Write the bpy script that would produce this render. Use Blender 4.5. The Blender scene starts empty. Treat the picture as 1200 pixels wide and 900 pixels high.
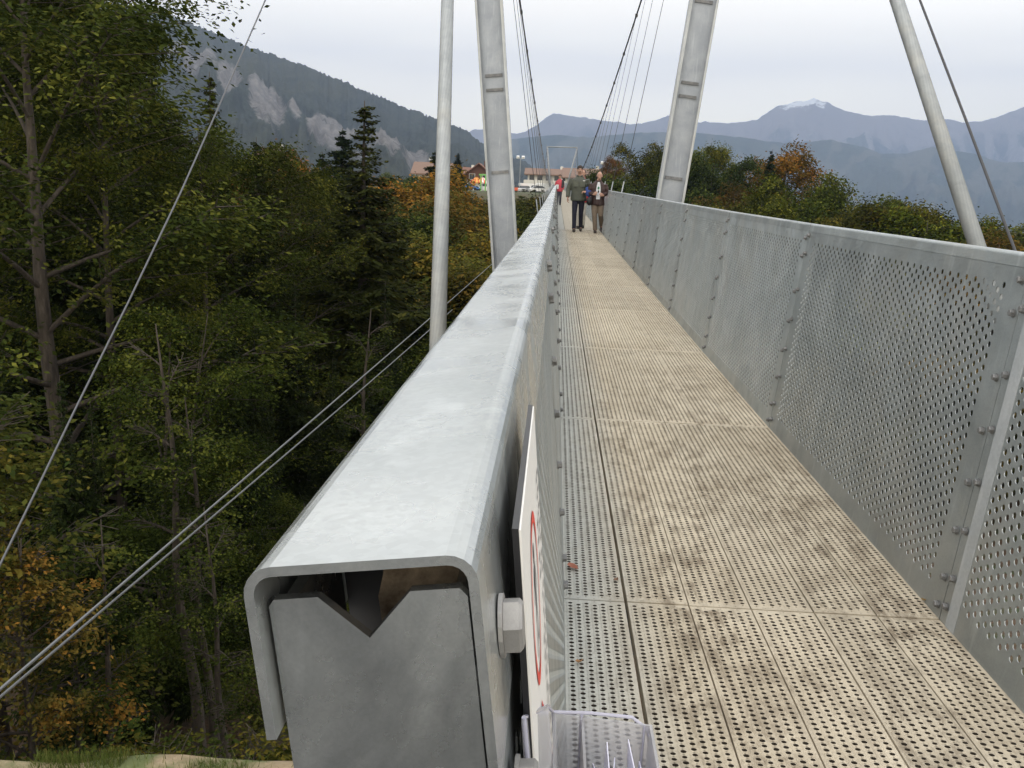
import bpy, math, random
import numpy as np
from mathutils import Vector, Matrix, Euler
R = math.radians
SC = bpy.context.scene
COL = SC.collection

# ------------------------------------------------------------------ camera
FPX = 1069.0
PITCH, YAW, ROLL = .208, -.0400, .038
CAM = np.array([-.084, 0.0, 1.289])
_f = np.array([math.sin(YAW)*math.cos(PITCH), math.cos(YAW)*math.cos(PITCH), -math.sin(PITCH)])
_r0 = np.array([math.cos(YAW), -math.sin(YAW), 0.0]); _u0 = np.cross(_r0, _f)
_r = _r0*math.cos(ROLL)+_u0*math.sin(ROLL); _u = np.cross(_r, _f)
cd = bpy.data.cameras.new('camera'); cam = bpy.data.objects.new('camera', cd); COL.objects.link(cam)
M = Matrix(((_r[0], _u[0], -_f[0], CAM[0]), (_r[1], _u[1], -_f[1], CAM[1]), (_r[2], _u[2], -_f[2], CAM[2]), (0, 0, 0, 1)))
cam.matrix_world = M
cd.sensor_width = 36; cd.lens = FPX/1200*36; cd.clip_start = .05; cd.clip_end = 60000
SC.camera = cam
def ray(px, py): return _r*(px-600)/FPX-_u*(py-450)/FPX+_f
def at(px, py, Y):
    d = ray(px, py); return CAM+d*(Y/d[1])

# ------------------------------------------------------------------ world, sun, exposure
SC.view_settings.view_transform = 'Standard'; SC.view_settings.look = 'None'
SC.view_settings.exposure = 0; SC.view_settings.gamma = 1
SC.cycles.max_bounces = 6; SC.cycles.transparent_max_bounces = 24; SC.cycles.volume_bounces = 0
SUN_EL, SUN_AZ = 48, 200            # degrees; a pale sun behind the cloud, behind and to the left of the viewer
w = bpy.data.worlds.new('World'); SC.world = w; w.use_nodes = True
nt = w.node_tree; nt.nodes.clear(); N = nt.nodes.new; L = nt.links.new
out = N('ShaderNodeOutputWorld')
sky = N('ShaderNodeTexSky'); sky.sky_type = 'NISHITA'; sky.sun_disc = False
sky.sun_elevation = R(SUN_EL); sky.sun_rotation = R(SUN_AZ)
b1 = N('ShaderNodeBackground'); b1.inputs[1].default_value = .08; L(sky.outputs[0], b1.inputs[0])
tc = N('ShaderNodeTexCoord'); sp = N('ShaderNodeSeparateXYZ'); L(tc.outputs['Generated'], sp.inputs[0])
mp = N('ShaderNodeMapping'); mp.inputs['Scale'].default_value = (1, 1, 5); L(tc.outputs['Generated'], mp.inputs[0])
nz = N('ShaderNodeTexNoise'); nz.inputs['Scale'].default_value = 2.6; nz.inputs['Detail'].default_value = 5
nz.inputs['Roughness'].default_value = .45; L(mp.outputs[0], nz.inputs['Vector'])
ma = N('ShaderNodeMath'); ma.operation = 'MULTIPLY_ADD'; ma.inputs[1].default_value = .26; L(nz.outputs[0], ma.inputs[0])
mb_ = N('ShaderNodeMath'); mb_.operation = 'SUBTRACT'; mb_.inputs[1].default_value = .13; L(sp.outputs[2], mb_.inputs[0]); L(mb_.outputs[0], ma.inputs[2])
cr = N('ShaderNodeValToRGB'); L(ma.outputs[0], cr.inputs[0])
e = cr.color_ramp.elements
e[0].position = 0.0; e[0].color = (.95, .86, .70, 1)
e[1].position = 1.0; e[1].color = (.60, .59, .57, 1)
for p_, c_ in ((.06, (1.0, .92, .72)), (.10, (.97, .89, .72)), (.15, (.85, .785, .66)), (.22, (.88, .82, .70)), (.45, (.66, .64, .60))):
    k = cr.color_ramp.elements.new(p_); k.color = (*c_, 1)
b2 = N('ShaderNodeBackground'); b2.inputs[1].default_value = 2.8; L(cr.outputs[0], b2.inputs[0])
mx = N('ShaderNodeMixShader'); mx.inputs[0].default_value = .93
L(b1.outputs[0], mx.inputs[1]); L(b2.outputs[0], mx.inputs[2]); L(mx.outputs[0], out.inputs[0])
sd = bpy.data.lights.new('sun', 'SUN'); sd.energy = .8; sd.angle = R(14); sd.color = (1, .96, .9)
so = bpy.data.objects.new('sun', sd); COL.objects.link(so)
_sv = Vector((math.sin(R(SUN_AZ))*math.cos(R(SUN_EL)), math.cos(R(SUN_AZ))*math.cos(R(SUN_EL)), math.sin(R(SUN_EL))))
so.rotation_euler = _sv.to_track_quat('Z', 'Y').to_euler()

HAZE_D = .000115
# ------------------------------------------------------------------ helpers
rng = np.random.default_rng(7); random.seed(7)
def tag(o, label=None, cat=None, group=None, kind=None):
    if label: o['label'] = label
    if cat: o['category'] = cat
    if group: o['group'] = group
    if kind: o['kind'] = kind
    return o
def link(name, me, mat=None, parent=None, loc=None, rot=None):
    if mat is not None and me is not None and not me.materials: me.materials.append(mat)
    o = bpy.data.objects.new(name, me); COL.objects.link(o)
    if parent is not None: o.parent = parent
    if loc is not None: o.location = loc
    if rot is not None: o.rotation_euler = rot
    return o
def empty(name, loc=(0, 0, 0), rot=(0, 0, 0)):
    return link(name, None, loc=loc, rot=rot)
def copy_tree(o, parent=None):
    c = o.copy(); COL.objects.link(c)
    if parent is not None: c.parent = parent
    for ch in list(o.children): copy_tree(ch, c)
    return c
def npmesh(name, V, F, smooth=False, tint=None):
    """V (n,3), F (m,k) all of one size; tint (m,) per face"""
    V = np.asarray(V, np.float32); F = np.asarray(F, np.int32); k = F.shape[1]
    me = bpy.data.meshes.new(name)
    me.vertices.add(len(V)); me.vertices.foreach_set('co', V.ravel())
    me.loops.add(F.size); me.loops.foreach_set('vertex_index', F.ravel())
    me.polygons.add(len(F)); me.polygons.foreach_set('loop_start', np.arange(0, F.size, k, dtype=np.int32))
    if tint is not None:
        a = me.attributes.new('tint', 'FLOAT', 'FACE'); a.data.foreach_set('value', np.asarray(tint, np.float32))
    me.update(calc_edges=True)
    me.polygons.foreach_set('use_smooth', np.full(len(F), smooth))
    me.validate()
    return me
class MB:
    def __init__(s): s.v = []; s.f = []
    def add(s, vs, fs):
        n = len(s.v); s.v += [tuple(map(float, p)) for p in vs]; s.f += [tuple(i+n for i in f) for f in fs]; return s
    def box(s, x0, x1, y0, y1, z0, z1, m=None):
        vs = [(x, y, z) for x in (x0, x1) for y in (y0, y1) for z in (z0, z1)]
        if m is not None: vs = [tuple(m @ Vector(p)) for p in vs]
        return s.add(vs, [(0, 1, 3, 2), (4, 6, 7, 5), (0, 4, 5, 1), (2, 3, 7, 6), (0, 2, 6, 4), (1, 5, 7, 3)])
    def tube(s, pts, rads, n=8, caps=True, sx=1, sy=1):
        pts = [Vector(p) for p in pts]; rings = []
        if not hasattr(rads, '__len__'): rads = [rads]*len(pts)
        up = Vector((0, 0, 1))
        prev = None
        for i, p in enumerate(pts):
            t = (pts[min(i+1, len(pts)-1)]-pts[max(i-1, 0)]).normalized()
            a = t.cross(up) if prev is None else prev-t*prev.dot(t)
            if a.length < 1e-3: a = t.cross(Vector((0, 1, 0)))
            a.normalize(); prev = a; b = t.cross(a)
            rings.append([p+(a*math.cos(2*math.pi*k/n)*sx+b*math.sin(2*math.pi*k/n)*sy)*rads[i] for k in range(n)])
        vs = [q for r_ in rings for q in r_]; fs = []
        for i in range(len(pts)-1):
            for k in range(n):
                k2 = (k+1) % n; fs.append((i*n+k, i*n+k2, (i+1)*n+k2, (i+1)*n+k))
        if caps: fs.append(tuple(range(n-1, -1, -1))); fs.append(tuple((len(pts)-1)*n+k for k in range(n)))
        return s.add(vs, fs)
    def ell(s, c, r, nu=12, nv=8, m=None):
        vs = []; fs = []
        for j in range(nv+1):
            t = math.pi*j/nv
            for i in range(nu):
                a = 2*math.pi*i/nu
                p = Vector((c[0]+r[0]*math.sin(t)*math.cos(a), c[1]+r[1]*math.sin(t)*math.sin(a), c[2]+r[2]*math.cos(t)))
                vs.append(m @ p if m is not None else p)
        for j in range(nv):
            for i in range(nu):
                i2 = (i+1) % nu; fs.append((j*nu+i, (j+1)*nu+i, (j+1)*nu+i2, j*nu+i2))
        return s.add(vs, fs)
    def loft(s, secs, n=16):
        """secs: (cx,cy,z,rx,ry)"""
        vs = []; fs = []
        for (cx, cy, z, rx, ry) in secs:
            for k in range(n):
                a = 2*math.pi*k/n; vs.append((cx+rx*math.cos(a), cy+ry*math.sin(a), z))
        for i in range(len(secs)-1):
            for k in range(n):
                k2 = (k+1) % n; fs.append((i*n+k, i*n+k2, (i+1)*n+k2, (i+1)*n+k))
        fs.append(tuple(range(n-1, -1, -1))); fs.append(tuple((len(secs)-1)*n+k for k in range(n)))
        return s.add(vs, fs)
    def prism(s, poly, y0, y1, axis='y'):
        n = len(poly)
        if axis == 'y': vs = [(a, y0, b) for a, b in poly]+[(a, y1, b) for a, b in poly]
        elif axis == 'x': vs = [(y0, a, b) for a, b in poly]+[(y1, a, b) for a, b in poly]
        else: vs = [(a, b, y0) for a, b in poly]+[(a, b, y1) for a, b in poly]
        fs = [tuple(range(n)), tuple(range(2*n-1, n-1, -1))]+[(i, i+n, (i+1) % n+n, (i+1) % n) for i in range(n)]
        return s.add(vs, fs)
    def mesh(s, name, mat=None, smooth=False):
        me = bpy.data.meshes.new(name); me.from_pydata(s.v, [], s.f); me.update()
        if smooth: me.polygons.foreach_set('use_smooth', [True]*len(me.polygons))
        if mat is not None: me.materials.append(mat)
        return me
    def build(s, name, mat, parent=None, smooth=False, loc=None, rot=None):
        return link(name, s.mesh(name, mat, smooth), None, parent, loc, rot)
def remesh(o, voxel, smooth=3, fac=.5):
    md = o.modifiers.new('r', 'REMESH'); md.mode = 'VOXEL'; md.voxel_size = voxel; md.use_smooth_shade = True
    m2 = o.modifiers.new('s', 'SMOOTH'); m2.iterations = smooth; m2.factor = fac
    dg = bpy.context.evaluated_depsgraph_get(); dg.update()
    me = bpy.data.meshes.new_from_object(o.evaluated_get(dg)); mats = list(o.data.materials)
    o.modifiers.clear(); o.data = me; me.materials.clear()
    for m_ in mats: me.materials.append(m_)
    me.polygons.foreach_set('use_smooth', [True]*len(me.polygons))
    return o

# value noise, numpy
_tab = np.random.default_rng(3).random((256, 256))
def vnoise(x, y):
    xi = np.floor(x).astype(int); yi = np.floor(y).astype(int); fx = x-xi; fy = y-yi
    fx = fx*fx*(3-2*fx); fy = fy*fy*(3-2*fy)
    a = _tab[xi % 256, yi % 256]; b = _tab[(xi+1) % 256, yi % 256]; c = _tab[xi % 256, (yi+1) % 256]; d = _tab[(xi+1) % 256, (yi+1) % 256]
    return (a*(1-fx)+b*fx)*(1-fy)+(c*(1-fx)+d*fx)*fy
def fbm(x, y, o=5, g=.5):
    s = 0; a = 1; t = 0
    for i in range(o): s = s+a*vnoise(x*2**i+i*17.3, y*2**i+i*9.1); t += a; a *= g
    return s/t
def ridged(x, y, o=5, g=.5):
    s = 0; a = 1; t = 0
    for i in range(o): s = s+a*(1-abs(2*vnoise(x*2**i+i*7.3, y*2**i+i*5.1)-1)); t += a; a *= g
    return s/t
def sm(a, b, x):
    t = np.clip((x-a)/(b-a), 0, 1); return t*t*(3-2*t)

# ------------------------------------------------------------------ materials
def mat(name, col=(.5, .5, .5), rough=.6, metal=0.0, spec=None):
    m = bpy.data.materials.new(name); m.use_nodes = True
    b = m.node_tree.nodes['Principled BSDF']; b.inputs['Base Color'].default_value = (*col, 1)
    b.inputs['Roughness'].default_value = rough; b.inputs['Metallic'].default_value = metal
    if spec is not None: b.inputs['Specular IOR Level'].default_value = spec
    return m
class NT:
    def __init__(s, m): s.t = m.node_tree; s.b = s.t.nodes['Principled BSDF']
    def n(s, ty, **k):
        x = s.t.nodes.new(ty)
        for a, b in k.items():
            if hasattr(x, a): setattr(x, a, b)
            else: x.inputs[a.replace('_', ' ')].default_value = b
        return x
    def l(s, a, b): s.t.links.new(a, b)
    def coord(s, kind='Object', scale=(1, 1, 1), pos=False):
        if pos: src = s.n('ShaderNodeNewGeometry').outputs['Position']
        else: src = s.n('ShaderNodeTexCoord').outputs[kind]
        mp = s.n('ShaderNodeMapping'); mp.inputs['Scale'].default_value = scale; s.l(src, mp.inputs[0]); return mp.outputs[0]
    def noise(s, vec, scale, detail=4, rough=.5, dist=0):
        x = s.n('ShaderNodeTexNoise'); x.inputs['Scale'].default_value = scale; x.inputs['Detail'].default_value = detail
        x.inputs['Roughness'].default_value = rough; x.inputs['Distortion'].default_value = dist; s.l(vec, x.inputs['Vector']); return x.outputs[0]
    def ramp(s, v, stops, interp='LINEAR'):
        x = s.n('ShaderNodeValToRGB'); s.l(v, x.inputs[0]); x.color_ramp.interpolation = interp
        el = x.color_ramp.elements
        for i, (p, c) in enumerate(stops):
            c = (c, c, c) if not hasattr(c, '__len__') else c
            k = el[i] if i < 2 else el.new(p)
            k.position = p; k.color = (*c, 1)
        return x.outputs[0]
    def mix(s, f, a, b, mode='MIX'):
        x = s.n('ShaderNodeMix'); x.data_type = 'RGBA'; x.blend_type = mode
        for src, sock in ((f, x.inputs[0]), (a, x.inputs[6]), (b, x.inputs[7])):
            if isinstance(src, bpy.types.NodeSocket): s.l(src, sock)
            elif hasattr(src, '__len__'): sock.default_value = (*src, 1)
            else: sock.default_value = src
        return x.outputs[2]
    def math(s, op, a, b=0.0):
        x = s.n('ShaderNodeMath'); x.operation = op
        for src, sock in ((a, x.inputs[0]), (b, x.inputs[1])):
            if isinstance(src, bpy.types.NodeSocket): s.l(src, sock)
            else: sock.default_value = src
        return x.outputs[0]
    def bump(s, v, strength=.3, dist=.01):
        x = s.n('ShaderNodeBump'); x.inputs['Strength'].default_value = strength; x.inputs['Distance'].default_value = dist
        s.l(v, x.inputs['Height']); s.l(x.outputs[0], s.b.inputs['Normal']); return x
    def attr(s, name):
        x = s.n('ShaderNodeAttribute'); x.attribute_name = name; return x
def galv(name, c0, c1, rough=.42, metal=.55, scale=1.0, streak=True, stain=(.42, .40, .36)):
    m = mat(name, c0, rough, metal); t = NT(m)
    p = t.coord(pos=True)
    a = t.noise(p, 3.5*scale, 6, .6, .6)
    base = t.mix(t.ramp(a, [(.3, 0), (.7, 1)]), c0, c1)
    vo = t.n('ShaderNodeTexVoronoi'); vo.inputs['Scale'].default_value = 210*scale; t.l(p, vo.inputs['Vector'])
    sp_ = t.ramp(vo.outputs['Color'], [(.2, .90), (.8, 1.07)])
    base = t.mix(.5, base, sp_, 'MULTIPLY')
    if streak:
        s_ = t.noise(t.coord(pos=True, scale=(14, 14, 1.3)), 1.5, 5, .6)
        base = t.mix(t.math('MULTIPLY', t.ramp(s_, [(.56, 0), (.74, 1)]), .45), base, tuple(min(1, c*1.35) for c in c1))
    n3 = t.noise(p, 1.1*scale, 5, .65, 1.0)
    base = t.mix(t.math('MULTIPLY', t.ramp(n3, [(.5, 0), (.72, 1)]), .35), base, stain)
    base = t.mix(1.0, base, t.ramp(t.n('ShaderNodeObjectInfo').outputs['Random'], [(0, .84), (1, 1.10)]), 'MULTIPLY')
    t.l(base, t.b.inputs['Base Color'])
    t.l(t.ramp(t.noise(p, 9*scale, 4, .6), [(.3, rough-.1), (.75, rough+.16)]), t.b.inputs['Roughness'])
    if name != 'galvanized_cap_lit': t.bump(t.noise(p, 30*scale, 2, .4), .04, .003)
    return m
MT = {}
MT['cap'] = galv('galvanized_cap_lit', (.43, .46, .46), (.55, .575, .575), .25, .75, 1.0, True, (.50, .515, .51))  # same zinc as the panels, brightened in colour for the sky-lit left cap
MT['panel'] = galv('galvanized_panel', (.29, .32, .328), (.41, .44, .448), .38, .62, 1.0)
MT['post'] = galv('galvanized_post', (.36, .38, .39), (.48, .50, .51), .42, .5, 1.0)
MT['plate'] = galv('galvanized_plate', (.17, .18, .19), (.47, .485, .49), .22, .88, 3.4, True, (.27, .28, .28))
MT['pylon'] = galv('galvanized_pylon', (.25, .275, .315), (.345, .37, .41), .46, .4, .5, True, (.25, .27, .30))
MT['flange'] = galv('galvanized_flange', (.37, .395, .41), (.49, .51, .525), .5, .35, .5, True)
MT['bolt'] = mat('bolt_steel', (.22, .22, .22), .45, .6)
MT['bigbolt'] = galv('bolt_zinc', (.30, .29, .28), (.42, .41, .40), .5, .5, 8, False)
MT['cable'] = mat('cable_steel', (.20, .21, .22), .45, .6)
MT['cable_dark'] = mat('cable_dark', (.06, .06, .065), .5, .4)
MT['hanger'] = mat('hanger_steel', (.13, .135, .145), .45, .6)
m = galv('strut_pipe', (.235, .255, .27), (.32, .34, .355), .5, .3, 1.0, False); t = NT(m); MT['pipe'] = m
wv = t.n('ShaderNodeTexWave'); wv.inputs['Scale'].default_value = 5; wv.inputs['Distortion'].default_value = 2
t.l(t.coord(pos=True, scale=(2, 1.2, 1.6)), wv.inputs['Vector'])
src = t.b.inputs['Base Color'].links[0].from_socket
t.l(t.mix(.35, src, t.ramp(wv.outputs[0], [(.3, .85), (.7, 1.08)]), 'MULTIPLY'), t.b.inputs['Base Color'])

# deck plank: cast beige metal, muddy down the middle, little studs between the holes
m = mat('deck_plank', (.5, .45, .38), .75, 0); t = NT(m); MT['plank'] = m
p = t.coord(pos=True)
oi = t.n('ShaderNodeObjectInfo')
warm = t.mix(t.ramp(t.noise(p, 1.6, 5, .6), [(.3, 0), (.7, 1)]), (.47, .40, .295), (.64, .565, .44))
sx = t.n('ShaderNodeSeparateXYZ'); t.l(p, sx.inputs[0])
ed = t.math('MAXIMUM', t.ramp(t.math('ADD', sx.outputs[0], t.math('MULTIPLY', t.noise(p, 3, 3), .1)), [(.1, 1), (.36, 0)]),
            t.ramp(sx.outputs[0], [(1.0, 0), (1.2, .65)]))
warm = t.mix(t.math('MULTIPLY', ed, .85), warm, (.50, .52, .50))
mud = t.math('MULTIPLY', t.ramp(t.noise(t.coord(pos=True, scale=(1, .45, 1)), 13, 10, .8, .1), [(.45, 0), (.58, 1)]), t.ramp(t.noise(t.coord(pos=True, scale=(1, .35, 1)), 3.4, 6, .7), [(.36, .15), (.60, 1)]))
mudmask = t.ramp(sx.outputs[0], [(.05, .35), (.32, 1)])
mudm2 = t.ramp(sx.outputs[0], [(1.08, 1), (1.2, .5)])
mud = t.math('MULTIPLY', t.math('MULTIPLY', mud, mudmask), mudm2)
mud2 = t.ramp(t.noise(p, 38, 5, .7), [(.56, 0), (.68, 1)])
mudall = t.math('MAXIMUM', t.math('MULTIPLY', mud, .82), t.math('MULTIPLY', mud2, .42))
mudall = t.math('MULTIPLY', mudall, t.ramp(t.math('DIVIDE', sx.outputs[1], 12.0), [(.22, 1), (.75, .30)]))
basec = t.mix(mudall, warm, (.16, .12, .08))
basec = t.mix(1.0, basec, t.ramp(oi.outputs['Random'], [(0, .92), (1, 1.06)]), 'MULTIPLY')
# studs on a stagger, in the plank's own coordinates
uv = t.n('ShaderNodeTexCoord').outputs['Object']
def studs(ox, oy, r0):
    s1 = t.n('ShaderNodeSeparateXYZ'); t.l(uv, s1.inputs[0])
    a_ = t.math('SUBTRACT', t.math('FRACT', t.math('DIVIDE', t.math('ADD', s1.outputs[0], ox+10*.052), .052)), .5)
    b_ = t.math('SUBTRACT', t.math('FRACT', t.math('DIVIDE', t.math('ADD', s1.outputs[1], oy), .022)), .5)
    a_ = t.math('MULTIPLY', a_, .052); b_ = t.math('MULTIPLY', b_, .022)
    d_ = t.math('SQRT', t.math('ADD', t.math('MULTIPLY', a_, a_), t.math('MULTIPLY', b_, b_)))
    return t.ramp(d_, [(r0, 1), (r0+.0012, 0)])
st = t.math('MAXIMUM', studs(0, 0, .0018), studs(.026, .011, .0018))
basec = t.mix(t.math('MULTIPLY', st, .8), basec, (.06, .045, .03))
t.l(basec, t.b.inputs['Base Color'])
t.l(t.ramp(mudall, [(0, .62), (1, .9)]), t.b.inputs['Roughness'])
t.bump(t.noise(p, 120, 4, .6), .25, .002)

# foliage: tint per leaf, colour per tree from the object colour
def leafmat(name, dark, light, alt, transl=.25):
    m = mat(name, dark, .85, 0, .04); t = NT(m)
    a = t.attr('tint'); oi = t.n('ShaderNodeObjectInfo')
    c = t.ramp(a.outputs['Fac'], [(0, dark), (.55, light), (1, alt)])
    c = t.mix(1.0, c, oi.outputs['Color'], 'MULTIPLY')
    t.l(c, t.b.inputs['Base Color'])
    tr = t.n('ShaderNodeBsdfTranslucent'); t.l(c, tr.inputs[0])
    mx = t.n('ShaderNodeMixShader'); mx.inputs[0].default_value = transl
    t.l(t.b.outputs[0], mx.inputs[1]); t.l(tr.outputs[0], mx.inputs[2])
    o = [x for x in t.t.nodes if x.type == 'OUTPUT_MATERIAL'][0]; t.l(mx.outputs[0], o.inputs[0]); return m
MT['leaf'] = leafmat('broad_leaves', (.012, .019, .004), (.050, .066, .014), (.155, .155, .032), .22)
MT['needle'] = leafmat('needles', (.010, .016, .007), (.028, .036, .012), (.075, .080, .026), .1)
MT['autumn'] = leafmat('autumn_leaves', (.055, .065, .020), (.15, .12, .030), (.34, .19, .045), .3)
m = mat('bark', (.10, .08, .06), .9); t = NT(m); MT['bark'] = m
pn = t.noise(t.coord(scale=(6, 6, 1.2)), 2.5, 6, .65)
t.l(t.ramp(pn, [(.3, (.022, .017, .013)), (.55, (.060, .047, .036)), (.8, (.13, .11, .09))]), t.b.inputs['Base Color']); t.bump(pn, .6, .03)

m = mat('ground', (.1, .08, .05), .95); t = NT(m); MT['ground'] = m
p = t.coord(pos=True); a = t.noise(p, .7, 6, .6)
litter = t.mix(t.ramp(t.noise(p, 6, 6, .7), [(.35, 0), (.65, 1)]), (.045, .032, .02), (.13, .075, .04))
litter = t.mix(t.ramp(a, [(.48, 0), (.62, 1)]), litter, (.045, .06, .02))
dirt = t.mix(t.ramp(t.noise(p, 9, 7, .7), [(.3, 0), (.7, 1)]), (.34, .25, .15), (.52, .41, .27))
dirt = t.mix(t.ramp(t.noise(p, 1.3, 5, .6), [(.5, 0), (.62, 1)]), dirt, (.16, .19, .07))
s1 = t.n('ShaderNodeSeparateXYZ'); t.l(p, s1.inputs[0])
nearm = t.math('MULTIPLY', t.math('LESS_THAN', s1.outputs[1], 9.0), t.math('LESS_THAN', s1.outputs[0], .3))
grav = t.mix(t.ramp(t.noise(p, 40, 5, .7), [(.3, 0), (.7, 1)]), (.22, .22, .215), (.40, .40, .385))
c = t.mix(nearm, litter, dirt)
c = t.mix(t.math('LESS_THAN', s1.outputs[1], 1.2), c, grav)
s2 = t.ramp(t.math('DIVIDE', s1.outputs[1], 400.0), [(.38, 0), (.43, 1)])
c = t.mix(s2, c, t.mix(t.ramp(t.noise(p, .05, 4), [(.4, 0), (.6, 1)]), (.055, .07, .028), (.11, .10, .05)))
t.l(c, t.b.inputs['Base Color']); t.bump(t.noise(p, 14, 6, .7), .8, .08)

def mountain_mat(name, forest, meadow, rock, bare, rockw=1.0, snow=False):
    m = mat(name, forest, .95, 0, .1); t = NT(m)
    p = t.coord(pos=True)
    f1 = t.mix(t.ramp(t.noise(p, .012, 8, .68), [(.35, 0), (.65, 1)]), forest, tuple(c*1.8 for c in forest))
    f1 = t.mix(t.ramp(t.noise(t.coord(pos=True, scale=(1.6, .25, 1)), .0028, 9, .68), [(.47, 0), (.62, 1)]), f1, meadow)
    rk = t.mix(t.ramp(t.noise(t.coord(pos=True, scale=(1, 1, .35)), .03, 8, .75), [(.35, 0), (.7, 1)]), tuple(c*.45 for c in rock), rock)
    a = t.attr('rock').outputs['Fac']
    c = t.mix(t.ramp(t.math('MULTIPLY', a, t.math('MULTIPLY', t.noise(t.coord(pos=True, scale=(1, 1, .45)), .020, 10, .82), 2.0)), [(.54, 0), (.72, 1)]), f1, rk)
    b_ = t.attr('bare').outputs['Fac']
    c = t.mix(t.ramp(t.math('ADD', b_, t.math('MULTIPLY', t.math('SUBTRACT', t.noise(p, .006, 7, .7), .5), .5)), [(.4, 0), (.6, 1)]), c, bare)
    if snow:
        sw = t.attr('snow').outputs['Fac']
        c = t.mix(t.ramp(t.math('ADD', sw, t.math('MULTIPLY', t.math('SUBTRACT', t.noise(p, .012, 6, .75), .5), 1.3)), [(.5, 0), (.56, 1)]), c, (.8, .82, .85))
    t.l(c, t.b.inputs['Base Color']); t.bump(t.noise(p, .05, 6, .7), .9, 12.0)
    return m

# ------------------------------------------------------------------ terrain
def deckz(y):
    return 0.0122*np.log1p(np.exp((np.asarray(y, float)-5.0)/1.5))*1.5
def terrain(x, y):
    x = np.asarray(x, float); y = np.asarray(y, float)
    bench = -.55-3.45*sm(.5, -.3, x+0*y)
    bench = np.where(x > .5, -.55-7.0*sm(.9, 4, x)*sm(-1, 2, y), bench)
    crest = 7.40+.10*(x+4)+.25*(fbm(x*.7, y*.7+3)-.5)
    dd_ = np.maximum(0, y-crest); z = bench+(-12-bench)*(1-np.exp(-dd_/2.6))*sm(-.01, .6, dd_)
    z = z-11*sm(22, 65, y)*(1-.55*sm(-18, -45, x))
    z = z+np.maximum(0, -x-16)*.20*sm(8, 25, y)
    z = z+13*sm(28, 60, x)*sm(10, 50, y)
    rise = sm(112, 166, y)
    z = z*(1-rise)+(1.2)*rise
    z = z+(fbm(x*.12, y*.12)-.5)*2.2*sm(10, 25, y)*(1-.8*rise)+(fbm(x*.9, y*.9)-.5)*.12
    z = z-290*sm(420, 2600, y)-250*sm(15, 110, x)*sm(135, 420, y)
    return z
def grid_axis(stops):
    o = []
    for a, b, n in stops: o += list(np.linspace(a, b, n, endpoint=False))
    return np.array(o+[stops[-1][1]])
gx = grid_axis([(-16000, -600, 14), (-600, -90, 18), (-90, -14, 40), (-14, 6, 60), (6, 120, 40), (120, 700, 16), (700, 16000, 14)])
gy = grid_axis([(-60, -3, 10), (-3, 12, 70), (12, 60, 60), (60, 220, 60), (220, 800, 24), (800, 16000, 24)])
X, Y = np.meshgrid(gx, gy); Z = terrain(X, Y)
nx, ny = len(gx), len(gy)
idx = np.arange(nx*ny).reshape(ny, nx)
F = np.stack([idx[:-1, :-1], idx[:-1, 1:], idx[1:, 1:], idx[1:, :-1]], -1).reshape(-1, 4)
ground = link('ground', npmesh('ground', np.stack([X, Y, Z], -1).reshape(-1, 3), F, True), MT['ground'])
tag(ground, kind='structure')

# ------------------------------------------------------------------ mountains
def mountain(name, label, ridge, D, back, foot, mtl, seed, nu=420, nv=90, amp=.05, rock_relief_f=None, bare_relief_f=None, snowf=None, near_scale=.45, z0=-580, jag=.004):
    rp = np.array(ridge, float)
    px = np.linspace(rp[0, 0], rp[-1, 0], nu); py = np.interp(px, rp[:, 0], rp[:, 1])
    d = np.array([ray(a, b) for a, b in zip(px, py)]); s = D/d[:, 1]
    rx = CAM[0]+d[:, 0]*s; rz = CAM[2]+d[:, 2]*s
    rz = rz+(fbm(np.arange(nu)*.35+seed, np.full(nu, seed*1.7), 4, .6)-.5)*D*jag
    if D < 5000: rz = rz+(vnoise(np.arange(nu)*1.3, np.full(nu, 4.4))-.4)*11
    dirx = rx/D
    vv = np.linspace(0, 1, nv)
    vs = []; rock = []; bare = []; snow = []
    U = np.arange(nu)/nu*14+seed
    for v in vv:                                    # front slope, foot to ridge
        yy = foot+(D-foot)*v; prof = v**1.25*.9+.1*v
        nzv = ridged(U*1.0, np.full(nu, v*2.2+seed), 6, .55)-.55
        zz = z0+(rz-z0)*prof+nzv*D*amp*4*v*(1-v)*1.0
        off = (fbm(U*1.6+9, np.full(nu, v*3+seed), 5)-.5)*(D-foot)*.25*4*v*(1-v)
        vs.append(np.stack([dirx*(yy+off), np.full(nu, yy)+off, zz], -1))
        rock.append(rock_relief_f(px, v) if rock_relief_f else 0*px); bare.append(bare_relief_f(px, v) if bare_relief_f else 0*px); snow.append(snowf(px, v) if snowf else 0*px)
    for v in np.linspace(0, 1, 12)[1:]:
        yy = D+back*v
        zz = z0+(rz-z0)*(1-v)**1.2+(ridged(U, np.full(nu, 5+v*2), 4)-.55)*D*amp*v*(1-v)*3
        vs.append(np.stack([dirx*yy, np.full(nu, yy), zz], -1)); rock.append(0*px); bare.append(0*px); snow.append(0*px)
    V = np.concatenate(vs); n2 = len(vs)
    ii = np.arange(n2*nu).reshape(n2, nu)
    F = np.stack([ii[:-1, :-1], ii[:-1, 1:], ii[1:, 1:], ii[1:, :-1]], -1).reshape(-1, 4)
    me = npmesh(name, V, F, True)
    for nm, arr in (('rock', rock), ('bare', bare), ('snow', snow)):
        a = me.attributes.new(nm, 'FLOAT', 'POINT'); a.data.foreach_set('value', np.concatenate(arr).astype(np.float32))
    o = link(name, me, mtl); tag(o, label, kind='structure'); return o
def g(x, a, s): return np.exp(-((x-a)/s)**2)
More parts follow.
